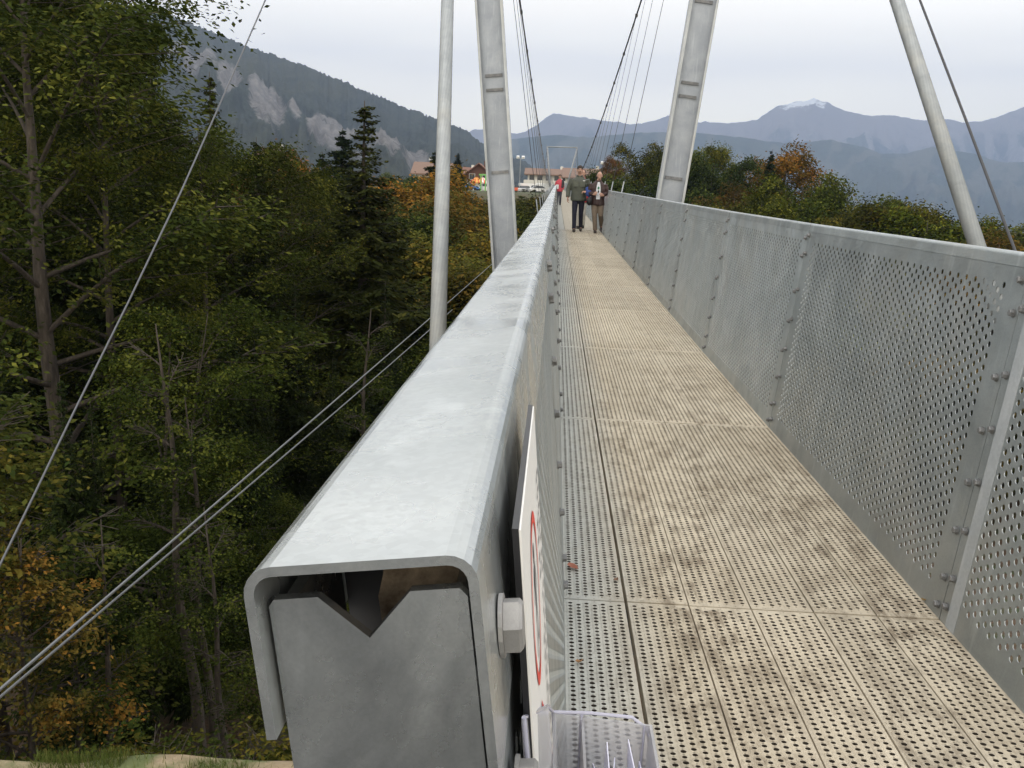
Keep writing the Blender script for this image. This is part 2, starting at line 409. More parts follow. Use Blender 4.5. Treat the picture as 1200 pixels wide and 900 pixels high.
def rock_left(px, v):
    base = .0*px
    for cx, cv, sx_, sv, a in ((232, .70, 30, .11, 1.0), (205, .76, 22, .07, .9), (268, .64, 20, .13, 1.1), (312, .60, 28, .15, 1.15), (345, .62, 12, .06, .85), (395, .56, 34, .12, 1.05), (372, .60, 18, .09, 1.0),
                             (455, .50, 34, .12, .9), (492, .44, 32, .12, .9), (540, .42, 24, .10, .8), (250, .50, 40, .06, .6), (425, .42, 34, .08, .7), (590, .5, 14, .10, .6)):
        base = np.maximum(base, a*g(px, cx, sx_)*g(v, cv, sv))
    return base
mountain('mountain', 'dark wooded mountain with pale limestone cliffs falling towards the right behind the gorge wood',
         [(-260, -60), (-120, -38), (0, -18), (100, -2), (175, 12), (200, 18), (230, 30), (260, 42), (300, 58), (350, 75), (400, 95), (440, 112), (480, 128), (520, 142),
          (545, 152), (560, 165), (580, 175), (600, 185), (612, 187), (622, 194), (630, 202), (645, 214), (665, 228)],
         2600, 1500, 700, mountain_mat('mountain_forest', (.026, .032, .024), (.05, .055, .035), (.27, .255, .24), (.1, .1, .08)), 3, rock_relief_f=rock_left, amp=.045, jag=.0028, nu=560, nv=130, z0=-90)
mountain('mountain', 'low blue wooded ridge below the snowy summit, in front of the high range',
         [(430, 178), (520, 165), (560, 171), (600, 163), (650, 158), (690, 161), (740, 156), (800, 154), (860, 160), (920, 168), (975, 164), (1011, 172), (1033, 180),
          (1061, 180), (1092, 172), (1113, 176), (1141, 180), (1172, 190), (1200, 190), (1260, 180), (1340, 200), (1500, 230)],
         6500, 2000, 3000, mountain_mat('mountain_mid', (.030, .042, .030), (.055, .065, .04), (.3, .3, .28), (.09, .095, .07)), 11, amp=.05, jag=.0022, near_scale=.5, bare_relief_f=lambda px, v: .62*sm(.50, .80, ridged(px*.022-v*3, v*3.5+px*.012, 5)), z0=-580)  # bare ground, with relief put into the colour as lightened ridge lines
mountain('mountain', 'high hazy range along the horizon with traces of snow on its broad summit',
         [(400, 175), (470, 170), (520, 163), (545, 157), (554, 152), (566, 151), (584, 155), (600, 157), (615, 155), (630, 146), (640, 137.5), (650, 133), (670, 135.5), (690, 139), (712, 141),
          (740, 145), (752, 145), (762, 142), (783, 136), (817, 142.5), (858, 144.6), (887, 140), (908, 126), (933, 118), (944, 119), (954, 116), (971, 121), (992, 130), (1017, 136), (1042, 135),
          (1058, 138), (1092, 142), (1112, 139), (1129, 143), (1150, 143), (1167, 137.5), (1200, 125), (1250, 100), (1320, 110), (1450, 90), (1560, 140)],
         10500, 3000, 7000, mountain_mat('mountain_high', (.022, .034, .030), (.07, .08, .055), (.30, .29, .28), (.20, .18, .17), snow=True), 23, amp=.075, jag=.0034,
         bare_relief_f=lambda px, v: .05+.55*sm(.5, .9, v)+0*px, rock_relief_f=lambda px, v: .75*sm(.52, .80, ridged(px*.035+v*2.5, v*4.0+px*.01, 5))*sm(.25, .6, v)+.15*sm(.6, .9, v),  # pale rock, also lightening ridge lines in colour so the relief shows
         snowf=lambda px, v: np.clip(.62*g(px, 952, 34)*sm(.88, 1.0, v)+.28*g(px, 1060, 26)*sm(.92, 1.0, v)+.3*g(px, 920, 20)*sm(.9, 1, v), 0, 1)*np.ones_like(px))

# ------------------------------------------------------------------ bridge deck
PW, PL, Y0 = .2, 2.4, .36
def perforated(nu, nv, cu, cv, u0, v0, rad, seg, ring_r, ring_h, depth, U, Vv, flip=False, axis='deck', thick=None, rvar=0, two=False):
    """a U x Vv sheet with a staggered lattice of holes; returns verts, quads; local (u,v,h)"""
    vs = []; fs = []
    rs = np.random.default_rng(5)
    ang = np.arange(8)*math.pi/4
    sq = np.array([(1, 0), (1, 1), (0, 1), (-1, 1), (-1, 0), (-1, -1), (0, -1), (1, -1)])*.5
    for i in range(nu):
        offs = cv/2 if i % 2 else 0
        for j in range(nv-(1 if i % 2 else 0)):
            cx = u0+cu*(i+.5); cy = v0+cv*(j+.5)+offs
            b = len(vs)
            rr = rad*(1+rvar*(rs.random()-.5))
            outer = [(cx+s[0]*cu, cy+s[1]*cv, 0) for s in sq]
            vs += outer
            if ring_h:
                vs += [(cx+ring_r*math.cos(a), cy+ring_r*math.sin(a)*.85, ring_h*.8) for a in ang]
                vs += [(cx+rr*math.cos(a), cy+rr*math.sin(a)*.85, ring_h) for a in ang]
                vs += [(cx+rr*math.cos(a), cy+rr*math.sin(a)*.85, -depth) for a in ang]
                nr = 4
            else:
                vs += [(cx+rr*math.cos(a), cy+rr*math.sin(a), 0) for a in ang]
                vs += [(cx+rr*math.cos(a), cy+rr*math.sin(a), -depth) for a in ang]
                nr = 3
                if two: vs += [(o[0], o[1], -depth) for o in outer]; nr = 4
            for r_ in range(nr-1):
                for k in range(8):
                    k2 = (k+1) % 8
                    fs.append((b+r_*8+k, b+r_*8+k2, b+(r_+1)*8+k2, b+(r_+1)*8+k))
    def rect(a0, a1, b0, b1, h=0):
        if a1-a0 < 1e-6 or b1-b0 < 1e-6: return
        b = len(vs); vs.extend([(a0, b0, h), (a1, b0, h), (a1, b1, h), (a0, b1, h)]); fs.append((b, b+1, b+2, b+3))
    u1 = u0+cu*nu; v1 = v0+cv*nv
    for h in ((0, -depth) if two else (0,)):
        rect(0, U, 0, v0, h); rect(0, U, v1, Vv, h); rect(0, u0, v0, v1, h); rect(u1, U, v0, v1, h)
        for i in range(1, nu, 2):
            rect(u0+cu*i, u0+cu*(i+1), v0, v0+cv/2, h); rect(u0+cu*i, u0+cu*(i+1), v1-cv/2, v1, h)
    return vs, fs
def rim(vs, fs, U, Vv, t):
    b = len(vs); vs += [(0, 0, 0), (U, 0, 0), (U, Vv, 0), (0, Vv, 0), (0, 0, -t), (U, 0, -t), (U, Vv, -t), (0, Vv, -t)]
    for k in range(4): fs.append((b+k, b+4+k, b+4+(k+1) % 4, b+(k+1) % 4))
gap = .0026
W_, L_ = PW-2*gap, PL-.0085
vs, fs = perforated(7, 107, .026, .022, (W_-.182)/2, (L_-107*.022)/2,  .0071, 8, .0106, .0026, .022, W_, L_, rvar=.25)
rim(vs, fs, W_, L_, .035)
V = np.array(vs)-np.array([W_/2, L_/2, 0])
plank_hi = npmesh('deck_plank', V, fs, False); plank_hi.materials.append(MT['plank'])
MT['hole'] = mat('hole_shade', (.045, .035, .025), .95); plank_hi.materials.append(MT['hole'])  # dark colour on the inner walls stands in for shade in the holes
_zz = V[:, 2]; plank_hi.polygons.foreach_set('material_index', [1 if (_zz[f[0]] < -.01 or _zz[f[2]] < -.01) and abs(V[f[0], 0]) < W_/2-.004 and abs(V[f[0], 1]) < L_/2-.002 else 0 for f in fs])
mbp = MB().box(-W_/2, W_/2, -L_/2, L_/2, -.035, 0)
m = mat('deck_plank_far', (.5, .45, .38), .75); t = NT(m); MT['plank_far'] = m
p = t.coord(pos=True); sx = t.n('ShaderNodeSeparateXYZ'); t.l(p, sx.inputs[0])
c = t.mix(t.ramp(t.noise(p, 5.5, 9, .75), [(.35, 0), (.62, 1)]), (.40, .35, .27), (.47, .42, .335))
lin = t.n('ShaderNodeTexWave'); lin.inputs['Scale'].default_value = 6.0; t.l(t.coord('Object', (1, 0, 0)), lin.inputs['Vector'])
c = t.mix(.3, c, t.ramp(lin.outputs[0], [(0, .78), (1, 1.08)]), 'MULTIPLY'); c = t.mix(t.ramp(sx.outputs[0], [(.17, .8), (.22, 0)]), c, (.40, .41, .39))
t.l(c, t.b.inputs['Base Color'])
plank_lo = mbp.mesh('deck_plank_far', m)
deck = empty('footbridge_deck', (0, 0, 0))
tag(deck, 'long narrow footbridge deck of perforated beige metal planks running away to the far bank', 'footbridge')
NROW = 71
def row_z(y): return float(deckz(y))
for r_ in range(50):
    yc = Y0+PL*(r_+.5); z = row_z(yc); sl = (row_z(yc+.5)-row_z(yc-.5))
    for k in range(6):
        shift = 0
        dz = (.0015*rng.standard_normal() if r_ < 4 else 0)
        o = link('plank', plank_hi if r_ < 11 else plank_lo, None, deck, (PW*(k+.5)+(.0035 if k else -.0015), yc, z+dz), (math.atan(sl), 0, 0))
far = MB()
for r_ in range(50, NROW):
    a = Y0+PL*r_; b = a+PL-.006
    for k in range(6):
        x0 = PW*k+gap; x1 = PW*(k+1)-gap
        far.add([(x0, a, row_z(a)), (x1, a, row_z(a)), (x1, b, row_z(b)), (x0, b, row_z(b)), (x0, a, row_z(a)-.03), (x1, a, row_z(a)-.03), (x1, b, row_z(b)-.03), (x0, b, row_z(b)-.03)],
                [(0, 1, 2, 3), (4, 7, 6, 5), (0, 4, 5, 1), (1, 5, 6, 2), (2, 6, 7, 3), (3, 7, 4, 0)])
tag(far.build('plank', MT['plank_far'], deck), kind='stuff')
# crossbeams and edge girders under the planks
for r_ in range(0, 30):
    y = Y0+PL*r_; z = row_z(y)
    MB().box(-.12, 1.32, -.04, .04, -.165, -.045).build('crossbeam', MT['cable_dark'], deck, loc=(0, y, z))
for x in (.02, 1.12):
    mg = MB(); ys = np.linspace(.3, 172, 60)
    for a, b in zip(ys[:-1], ys[1:]):
        mg.add([(x+dx, yy, row_z(yy)+dz) for yy in (a, b) for dx, dz in ((0, -.26), (.06, -.26), (.06, -.166), (0, -.166))],
               [(0, 1, 5, 4), (1, 2, 6, 5), (2, 3, 7, 6), (3, 0, 4, 7), (0, 3, 2, 1), (4, 5, 6, 7)])
    mg.build('edge_girder', MT['post'], deck)

# ------------------------------------------------------------------ parapets
HP = 1.055
def panel_mesh(nv, Hh):
    vs, fs = perforated(66, nv, .0330, .0375, (.111), .075, .0106, 8, 0, 0, .0028, PL-.004, Hh, two=True)
    rim(vs, fs, PL-.004, Hh, .0028)
    V = np.array(vs); V = np.stack([-(V[:, 2]+.0014)*1.0, V[:, 0]+.002, V[:, 1]], -1)
    return npmesh('panel', V, fs, False)
panel_hi = panel_mesh(25, HP); panel_hi.materials.append(MT['panel'])
panel_hi_r = panel_mesh(27, 1.13); panel_hi_r.materials.append(MT['panel'])
panel_lo_r = MB().box(-.0015, .0015, .002, PL-.002, 0, 1.13).mesh('panel', MT['panel'])
panel_lo = MB().box(-.002, .002, .002, PL-.002, 0, HP).mesh('panel', MT['panel'])
# bolt: washer + hex head, pointing to +x
def bolt_mesh(r, h, wr, mt):
    b = MB()
    hexp = [(r*math.cos(a+.26), r*math.sin(a+.26)) for a in np.arange(6)*math.pi/3]
    ch = [(p[0]*.86, p[1]*.86) for p in hexp]
    wp = [(wr*math.cos(a), wr*math.sin(a)) for a in np.arange(14)*2*math.pi/14]
    b.prism(wp, 0, .0022, 'x')
    n = 6; vs = [(0.0023, *p) for p in hexp]+[(h*.85, *p) for p in hexp]+[(h, *p) for p in ch]
    fs = [(i, (i+1) % 6, 6+(i+1) % 6, 6+i) for i in range(6)]+[(6+i, 6+(i+1) % 6, 12+(i+1) % 6, 12+i) for i in range(6)]+[tuple(range(12, 18))]
    b.add(vs, fs); return b.mesh('bolt', mt)
bolt_me = bolt_mesh(.0105, .014, .0135, MT['bolt'])
bigbolt_me = bolt_mesh(.0142, .0118, .0162, MT['bigbolt'])
LEV = [1.10, 1.00, .80, .63, .46, .30, .14, .045]
CAPT = .0045
def cap_mesh(length, h_in=.115):
    """inverted U sheet; inner side at x=0, outer at x=.1 (mirrored for the left), top at z=0"""
    wd, ri, h_out, tk = .1025, .013, .082, CAPT
    def path(o):       # outline with offset o towards the inside
        P = [(wd-o, -h_out)]
        for a in np.linspace(0, math.pi/2, 6): P.append((wd-ri+(ri-o)*math.cos(a), -ri+(ri-o)*math.sin(a)))
        for a in np.linspace(math.pi/2, math.pi, 6): P.append((ri+(ri-o)*math.cos(a), -ri+(ri-o)*math.sin(a)))
        P.append((o, -h_in)); return P
    A, B = path(0), path(tk); n = len(A)
    b = MB(); vs = []
    for y in (.0015, length-.0015): vs += [(p[0], y, p[1]) for p in A]+[(p[0], y, p[1]) for p in B]
    fs = []
    for i in range(n-1):
        fs.append((i, i+1, 2*n+i+1, 2*n+i)); fs.append((n+i+1, n+i, 3*n+i, 3*n+i+1))
        fs.append((i+1, i, n+i, n+i+1)); fs.append((2*n+i, 2*n+i+1, 3*n+i+1, 3*n+i))
    for i in (0, n-1): fs.append((i, 2*n+i, 3*n+i, n+i))
    b.add(vs, fs); me = b.mesh('handrail_cap', MT['cap']); me.materials.append(MT['plate'])
    for p_ in me.polygons:
        if all(abs(me.vertices[q].co.y-.0015) < 1e-5 for q in p_.vertices): p_.material_index = 1
    return me
cap_me = cap_mesh(PL); cap_me_r = cap_mesh(PL, .045); cap_me_r.materials[0] = MT['panel']
post_me = MB().prism([(0, -.03), (.045, -.03), (.045, .03), (0, .03), (0, .024), (.039, .024), (.039, -.024), (0, -.024)], -.22, 1.08, 'z').mesh('post', MT['post'])
def railing(side, label, topx, botx, topz, nhi):
    """side -1 left, +1 right"""
    th = math.atan2(topx-botx, topz)
    root = empty('parapet'); tag(root, label, 'parapet')
    for r_ in range(NROW-1):
        y = Y0+PL*r_; z = row_z(y); sl = math.atan((row_z(y+PL)-z)/PL)
        cut = .115 if side < 0 else .046; Hs = math.hypot(topz-cut, (topx-botx)*(topz-cut)/topz); HP = 1.055 if side < 0 else 1.13
        pn = link('panel', (panel_hi if side < 0 else panel_hi_r) if r_ < nhi else (panel_lo if side < 0 else panel_lo_r), None, root, (botx, y, z), (sl, th, 0))
        pn.scale = (1, 1, Hs/HP)
        if r_ < 9:
            for (yy, sgn) in ((.028, 0), (PL-.028, 1)):
                for k, lv in enumerate(LEV):
                    if r_ == 0 and sgn == 0 and side < 0 and lv > .9: continue
                    o = link('bolt', bolt_me, None, pn, (-side*.003, yy, lv+(.012 if sgn else -.006)), (random.random()*1.0, 0, math.pi if side > 0 else 0))
                    o.scale = (1, 1, HP/Hs)
        else:
            if r_ == 9: bs = None
        cp = link('handrail_cap', cap_me if side < 0 else cap_me_r, None, root, (topx, y, z+topz), (sl, th-(.03 if side < 0 else 0), 0))
        if side < 0: cp.scale = (-1, 1, 1)
        if r_ < 40:
            po = link('post', post_me, None, root, (botx+side*.004, y if r_ else y+.05, z), (0, th, 0 if side > 0 else math.pi))
            if side < 0: po.rotation_euler = (0, -th, math.pi)
    # bolts too far away to part
    fb = MB()
    for r_ in range(9, 40):
        y = Y0+PL*r_; z = row_z(y)
        for dy in (-.03, .03):
            for lv in LEV:
                cx = botx+(topx-botx)*lv/topz-side*.008; fb.box(cx-.007, cx+.007, y+dy-.01, y+dy+.01, z+lv-.01, z+lv+.01)
    tag(fb.build('bolt', MT['bolt'], root), kind='stuff')
    return root, th
LTOPX, LTOPZ, RTOPX, RTOPZ = -.111, 1.138, 1.318, 1.165
lp, lth = railing(-1, 'galvanized perforated parapet on the left with the broad flat cap rail starting right in front', LTOPX, 0.0, LTOPZ, 12)
rp_, rth = railing(1, 'galvanized perforated parapet on the right leaning outwards above the trees', RTOPX, 1.2, RTOPZ, 22)
MB().box(-.0030, -.0017, PL-.106, PL-.046, .0, 1.10).build('pale_strip', MT['flange'], [c for c in rp_.children if c.name.startswith('panel')][0])  # thin paler strip along the far margin of the nearest right panel
# near end of the left parapet: notched head plate inside the cap, a timber packer behind it, big bolts on both sides
xo, xi, zt = -.1025, 0.0, -.019          # local to the cap: inner face x=0, top z=0
def lx(z): return LTOPX*z/LTOPZ
EL, ER = (LTOPX, 0, LTOPZ), (0, lth-.03, 0)
prof = [(xo+.0065, -.9), (xo+.0065, zt-.003), (xo+.009, zt), (xo+.029, zt), (xo+.050, zt-.021), (xo+.0705, zt), (xi-.010, zt), (xi-.0068, zt-.004), (xi-.0068, -.9)]
MB().prism(prof, .372, .378, 'y').build('end_plate', MT['plate'], lp, loc=EL, rot=ER)
for xx in (xo+.010, xi-.0135): MB().box(xx, xx+.006, .3782, .46, -.9, zt-.004).build('end_post', MT['plate'], lp, loc=EL, rot=ER)
m = mat('packer', (.20, .15, .10), .9); t = NT(m); pn_ = t.noise(t.coord(scale=(1, 1, 1)), 60, 6, .7)
t.l(t.ramp(pn_, [(.35, (.10, .07, .045)), (.7, (.34, .27, .19))]), t.b.inputs['Base Color']); t.bump(pn_, .6, .004)
MB().prism([(xo+.047, zt-.30), (xo+.043, zt-.025), (xo+.047, zt-.013), (xo+.049, zt+.001), (xo+.056, zt+.0125), (xi-.014, zt+.0125), (xi-.014, zt-.30)], .425, .55, 'y').build('packing_block', m, lp, loc=EL, rot=ER)
MB().box(xo+.006, xi-.006, .5, .51, -.6, -.006).build('dark_inner', MT['cable_dark'], lp, loc=EL, rot=ER)  # added dark sheet standing in for the shade inside the cap
ML = Matrix.Translation(EL) @ Euler(ER).to_matrix().to_4x4()
for pnt, s_ in (((.0006, .425, -.064), 1), ((.0006, .425, -.156), 1), ((xo-.0006, .415, -.052), -1)):
    link('bolt', bigbolt_me, None, lp, ML @ Vector(pnt), (.5, lth, 0) if s_ > 0 else (.5, -lth, math.pi))

# ------------------------------------------------------------------ sign on the left parapet
sg = empty('notice_board', (0, 0, 0)); tag(sg, 'white notice board with a red ring, flat on the inside of the left parapet', 'sign')
m_wh = mat('board_white', (.80, .78, .75), .45); m_blk = mat('board_edge', (.012, .012, .014), .4); m_red = mat('print_red', (.72, .06, .04), .5); m_gr = mat('print_grey', (.18, .18, .19), .5)
sy0, sy1, sz0, sz1 = .460, .752, .40, 1.113
def slab(name, mt, ya, yb, za, zb, o0, o1, parent=sg):
    b = MB(); b.add([(lx(z)+o, y, z) for o in (o0, o1) for y in (ya, yb) for z in (za, zb)],
                    [(0, 1, 3, 2), (4, 6, 7, 5), (0, 4, 5, 1), (2, 3, 7, 6), (0, 2, 6, 4), (1, 5, 7, 3)]); return b.build(name, mt, parent)
slab('backing', m_blk, sy0, sy1, sz0, sz1, .0090, .0125)
slab('face', m_wh, sy0+.001, sy1-.001, sz0+.001, sz1-.001, .0126, .0137)
def ring(cy, cz, r0, r1, mt, name, n=48, bar=None):
    b = MB(); vs = []; fs = []
    for k in range(n):
        a = 2*math.pi*k/n
        for r_ in (r0, r1):
            y, z = cy+r_*math.cos(a), cz+r_*math.sin(a); vs.append((lx(z)+.0143, y, z))
    for k in range(n): k2 = (k+1) % n; fs.append((2*k, 2*k+1, 2*k2+1, 2*k2))
    b.add(vs, fs)
    if bar:
        dx, dz = math.cos(bar), math.sin(bar); q = []
        for s, t_ in ((-1, -1), (1, -1), (1, 1), (-1, 1)):
            y = cy+s*dx*r0-t_*dz*.012; z = cz+s*dz*r0+t_*dx*.012; q.append((lx(z)+.0153, y, z))
        b.add(q, [(0, 1, 2, 3)])
    return b.build(name, mt, sg)
ring(.583, 1.018, .050, .058, m_red, 'red_ring')
# dark pictogram inside the ring: a walking figure
fg = MB()
def pq(pts, q=.33, cy=.583, cz=1.018):
    fg.add([(lx(cz+(z-.56)*q)+.0143, cy+(y-1.29)*q, cz+(z-.56)*q) for y, z in pts], [tuple(range(len(pts)))])
pq([(1.29+.022*math.cos(a), .655+.022*math.sin(a)) for a in np.arange(12)*math.pi/6])
pq([(1.262, .63), (1.318, .63), (1.31, .54), (1.27, .54)]); pq([(1.27, .539), (1.29, .539), (1.265, .44), (1.248, .44)]); pq([(1.291, .539), (1.31, .539), (1.335, .445), (1.317, .44)])
pq([(1.319, .628), (1.35, .56), (1.338, .555), (1.313, .6)]); pq([(1.261, .628), (1.228, .57), (1.238, .562), (1.266, .6)])
fg.build('pictogram', m_gr, sg)
em = MB()
for P_ in ([(.575, .945), (.60, .925), (.60, .70), (.575, .68)], [(.60, .905), (.625, .87), (.60, .84)], [(.60, .80), (.635, .765), (.60, .73)]):
    em.add([(lx(z)+.0143, y, z) for y, z in P_], [tuple(range(len(P_)))])
em.build('red_emblem', m_red, sg)
tx = MB()
for i in range(22):
    z = 1.06-i*.014
    for y_, l_ in ((.672, .020), (.698, .012), (.716, .018)):
        if random.random() < .85: tx.add([(lx(zz)+.0143, y, zz) for y, zz in ((y_, z), (y_+l_, z), (y_+l_, z+.004), (y_, z+.004))], [(0, 1, 2, 3)])
tx.build('text_lines', m_gr, sg)

# ------------------------------------------------------------------ clear leaflet box hung on the parapet
m = bpy.data.materials.new('clear_acrylic'); m.use_nodes = True; t = NT(m)
t.b.inputs['Base Color'].default_value = (.93, .93, .97, 1); t.b.inputs['Roughness'].default_value = .04; t.b.inputs['IOR'].default_value = 1.3
t.b.inputs['Transmission Weight'].default_value = 1.0
tr = t.n('ShaderNodeBsdfTransparent'); tr.inputs[0].default_value = (.93, .93, .97, 1)
gl = t.n('ShaderNodeBsdfGlossy'); gl.inputs[1].default_value = .08
df = t.n('ShaderNodeBsdfDiffuse'); df.inputs[0].default_value = (.82, .82, .83, 1)
fr = t.n('ShaderNodeFresnel'); fr.inputs[0].default_value = 1.49
m1 = t.n('ShaderNodeMixShader'); t.l(fr.outputs[0], m1.inputs[0]); t.l(tr.outputs[0], m1.inputs[1]); t.l(gl.outputs[0], m1.inputs[2])
m2 = t.n('ShaderNodeMixShader'); m2.inputs[0].default_value = .30; t.l(m1.outputs[0], m2.inputs[1]); t.l(df.outputs[0], m2.inputs[2])
o_ = [x for x in t.t.nodes if x.type == 'OUTPUT_MATERIAL'][0]; t.l(m2.outputs[0], o_.inputs[0]); MT['acrylic'] = m
m_edge = mat('acrylic_edge', (.66, .66, .80), .1); m_edge.node_tree.nodes['Principled BSDF'].inputs['Transmission Weight'].default_value = .4
bx = empty('leaflet_box', (0, 0, 0)); tag(bx, 'clear plastic leaflet box with a few leaflets at the bottom of the picture', 'leaflet box')
ya, yb, zb0, zt0 = .40, .650, .66, .890
xLt, xLb, xRt, xRb = -.068, -.046, .010, .004
k = .0022
def wall(a, b, c, d, th, nm='wall', mt=None):
    a, b, c, d = map(Vector, (a, b, c, d)); n_ = (b-a).cross(d-a).normalized()*th
    MB().add([a, b, c, d, a+n_, b+n_, c+n_, d+n_], [(0, 3, 2, 1), (4, 5, 6, 7), (0, 1, 5, 4), (1, 2, 6, 5), (2, 3, 7, 6), (3, 0, 4, 7)]).build(nm, mt or MT['acrylic'], bx)
zr = zt0-.006
wall((xLb, yb, zb0), (xRb, yb, zb0), (xRt, yb, zr), (xLt, yb, zt0), k)                 # far side
wall((xLb, ya, zb0), (xLt, ya, zt0), (xRt, ya, zr), (xRb, ya, zb0), k)                 # near side
wall((xLb, ya, zb0), (xLb, yb, zb0), (xLt, yb, zt0), (xLt, ya, zt0), k)                # back
wall((xRb, ya, zb0), (xRt, ya, zr), (xRt, yb, zr), (xRb, yb, zb0), k)                  # front
wall((-.0455, ya, zb0), (-.0455, yb-.002, zb0), (-.0455, yb-.002, zt0-.004), (-.0455, ya, zt0-.004), .002, 'partition')
MB().box(xLb, xRb, ya, yb, zb0-.003, zb0).build('floor', MT['acrylic'], bx)
e1, e2, e3 = (xRt-.016, yb+.001, zt0-.001), (xRt-.004, yb+.001, zr-.004), (xRt+.0015, yb-.006, zr-.014)
for P_ in ([(xLt, yb, zt0), (-.04, yb, zt0+.001), e1, e2, e3, (xRb+.002, yb-.004, zb0)], [(-.0455, yb-.001, zt0), (-.0455, yb-.001, zb0)], [(xRt-.006, yb-.001, zr), (xRb-.006, yb-.001, zb0)],
           [(xLt, yb, zt0), (xLb, yb, zb0)], [(-.0885, .447, 1.010), (-.0735, .60, .925), (xLt, yb, zt0)], [(-.0885, .447, 1.010), (-.075, .442, .90), (-.06, .44, .74)]):
    MB().tube(P_, .0014, 8).build('rim', m_edge, bx)
wall((-.0880, .447, 1.009), (-.0725, .60, .924), (-.045, .60, .70), (-.058, .447, .70), .002, 'back_plate')
m_leaf = mat('leaflet_paper', (.70, .70, .82), .5)
for i in range(5):
    a = -.036+i*.009; lf = MB(); h_ = .879-random.random()*.012
    pts = [(a+.010*((zz-.66)/.2)*math.sin(i*2.1+v*2), .44+.185*v+.003*i, zz+(.012*math.sin(v*9+i) if zz > .8 else 0)) for zz in (.664, .75, h_) for v in (0, .33, .66, 1)]
    lf.add(pts, [(r_*4+c_, r_*4+c_+1, r_*4+c_+5, r_*4+c_+4) for r_ in range(2) for c_ in range(3)])
    lo = link('leaflet', lf.mesh('leaflet', m_leaf)); tag(lo, 'pale folded leaflet standing in the clear plastic box', 'leaflet', 'leaflets in the box')
    md = lo.modifiers.new('t', 'SOLIDIFY'); md.thickness = .0008

# ------------------------------------------------------------------ pylons, struts, cables
YP = 20.0
def pylon(base, top, label, wd=.57, dp=.34):
    base, top = Vector(base), Vector(top); ax = (top-base); ln = ax.length; ax.normalize()
    root = empty('pylon', base); tag(root, label, 'pylon', None)
    yv = Vector((0, 1, 0)); xv = yv.cross(ax).normalized(); yv = ax.cross(xv).normalized()
    root.rotation_euler = Matrix((xv, yv, ax)).transposed().to_euler()
    tw = .03
    MB().box(-wd/2+.035, wd/2-.035, -tw/2+.02, tw/2+.02, 0, ln).build('web', MT['pylon'], root)
    for s in (-1, 1):
        b = MB(); x0, x1 = (wd/2-.035, wd/2) if s > 0 else (-wd/2, -wd/2+.035)
        b.box(x0, x1, -dp/2, dp/2, 0, ln); b.build('flange', MT['flange'], root)
        MB().box(s*(wd/2-.035)-s*.0-.012, s*(wd/2-.035)+.012, -dp/2-.012, -dp/2-.002, 0, ln).build('weld_bead', MT['flange'], root)
    return root, ln
pL, lnL = pylon((-1.06, YP, -.9), (-2.36, YP, 12.1), 'leaning galvanized steel pylon on the left, cut off by the top of the picture')
pR, lnR = pylon((2.12, YP, -.9), (3.42, YP, 12.1), 'leaning galvanized steel pylon on the right with scratched web plate')
m_slot = galv('rust_slot', (.13, .135, .14), (.22, .22, .225), .8, .1, 6, False)
def plates(root, zs):
    for z in zs: MB().box(-.57/2+.11, .57/2-.10, -.028, .004, z-.03, z+.03).build('stiffener', m_slot, root)
def zat(py, px): return float(at(px, py, YP)[2])
plates(pL, [(zat(87, 575)+.9), (zat(104, 576)+.9), (zat(201, 586)+.9)])
plates(pR, [(zat(0, 822)+.9), (zat(96, 806)+.9), (zat(112, 804)+.9), (zat(208, 790)+.9)])
def strut(p0, p1, label, r=.082):
    root = empty('strut', p0); tag(root, label, 'strut')
    d = Vector(p1)-Vector(p0)
    MB().tube([(0, 0, 0), d], r, 24).build('pipe', MT['pipe'], root, True)
    dn = d.normalized(); MB().tube([dn*-.15, dn*.25], r*.55, 12).build('end_fork', MT['post'], root, True)
    return root
a = np.array(at(513.5, 385, 8.9)); b = np.array(at(524.5, 0, 12.6)); dd = b-a
strut(a-dd*.28, b+dd*(7.2/3.7), 'round galvanized strut pipe rising on the left beside the left pylon')
a = np.array(at(1145, 288, 10.4)); b = np.array(at(1051, 0, 13.0)); dd = b-a
strut(a-dd*.35, b+dd*(6.9/2.6), 'round galvanized strut pipe slanting across the sky on the right', .088)
def cable(pts, r, label, cat='cable', mt='cable', group=None, name='cable', n=8):
    o = MB().tube(pts, r, n).build(name, MT[mt], None, True); tag(o, label, cat, group); return o
pts = [(-2.36, 20, 12), (-2.75, 15, 7.6), tuple(at(311, 0, 9.6)), tuple(at(255, 128, 8.3)), tuple(at(212, 225, 7.3)), tuple(at(150, 355, 6.5)), tuple(at(88, 480, 5.8)), tuple(at(40, 580, 5.25)), tuple(at(0, 662, 4.8)), (-3.35, 3.0, -2.9), (-3.4, 2.2, -4.1)]
cable(pts, .0072, 'thin steel stay cable sagging diagonally down the left edge in front of the wood', mt='hanger')
cable([(3.42, 20, 12), tuple(at(1078, 0, 9.8)), tuple(at(1134, 146, 8.3)), tuple(at(1188, 290, 7.1)), (3.35, 4.0, -1.8), (3.3, 2.4, -3.6)], .0115, 'thin steel stay cable at the far right in front of the mountains', mt='cable_dark')
for i, (p_a, p_b, lb) in enumerate((((0, 808), (577, 309), 'upper of two steel wind cables running up to the foot of the left pylon'),
                                 ((0, 817), (530, 363), 'lower of two steel wind cables close together below the left parapet'))):
    A = np.array(at(*p_a, 3.3)); B = np.array(at(*p_b, 20.0 if i == 0 else 14.0)); D_ = B-A
    P_ = [tuple(A-D_*.12)]+[tuple(A+D_*s-np.array([0, 0, .10*math.sin(math.pi*s)*(i*.1+.1)])) for s in np.linspace(0, 1, 9)]
    cable(P_, .0072 if i == 0 else .0062, lb)
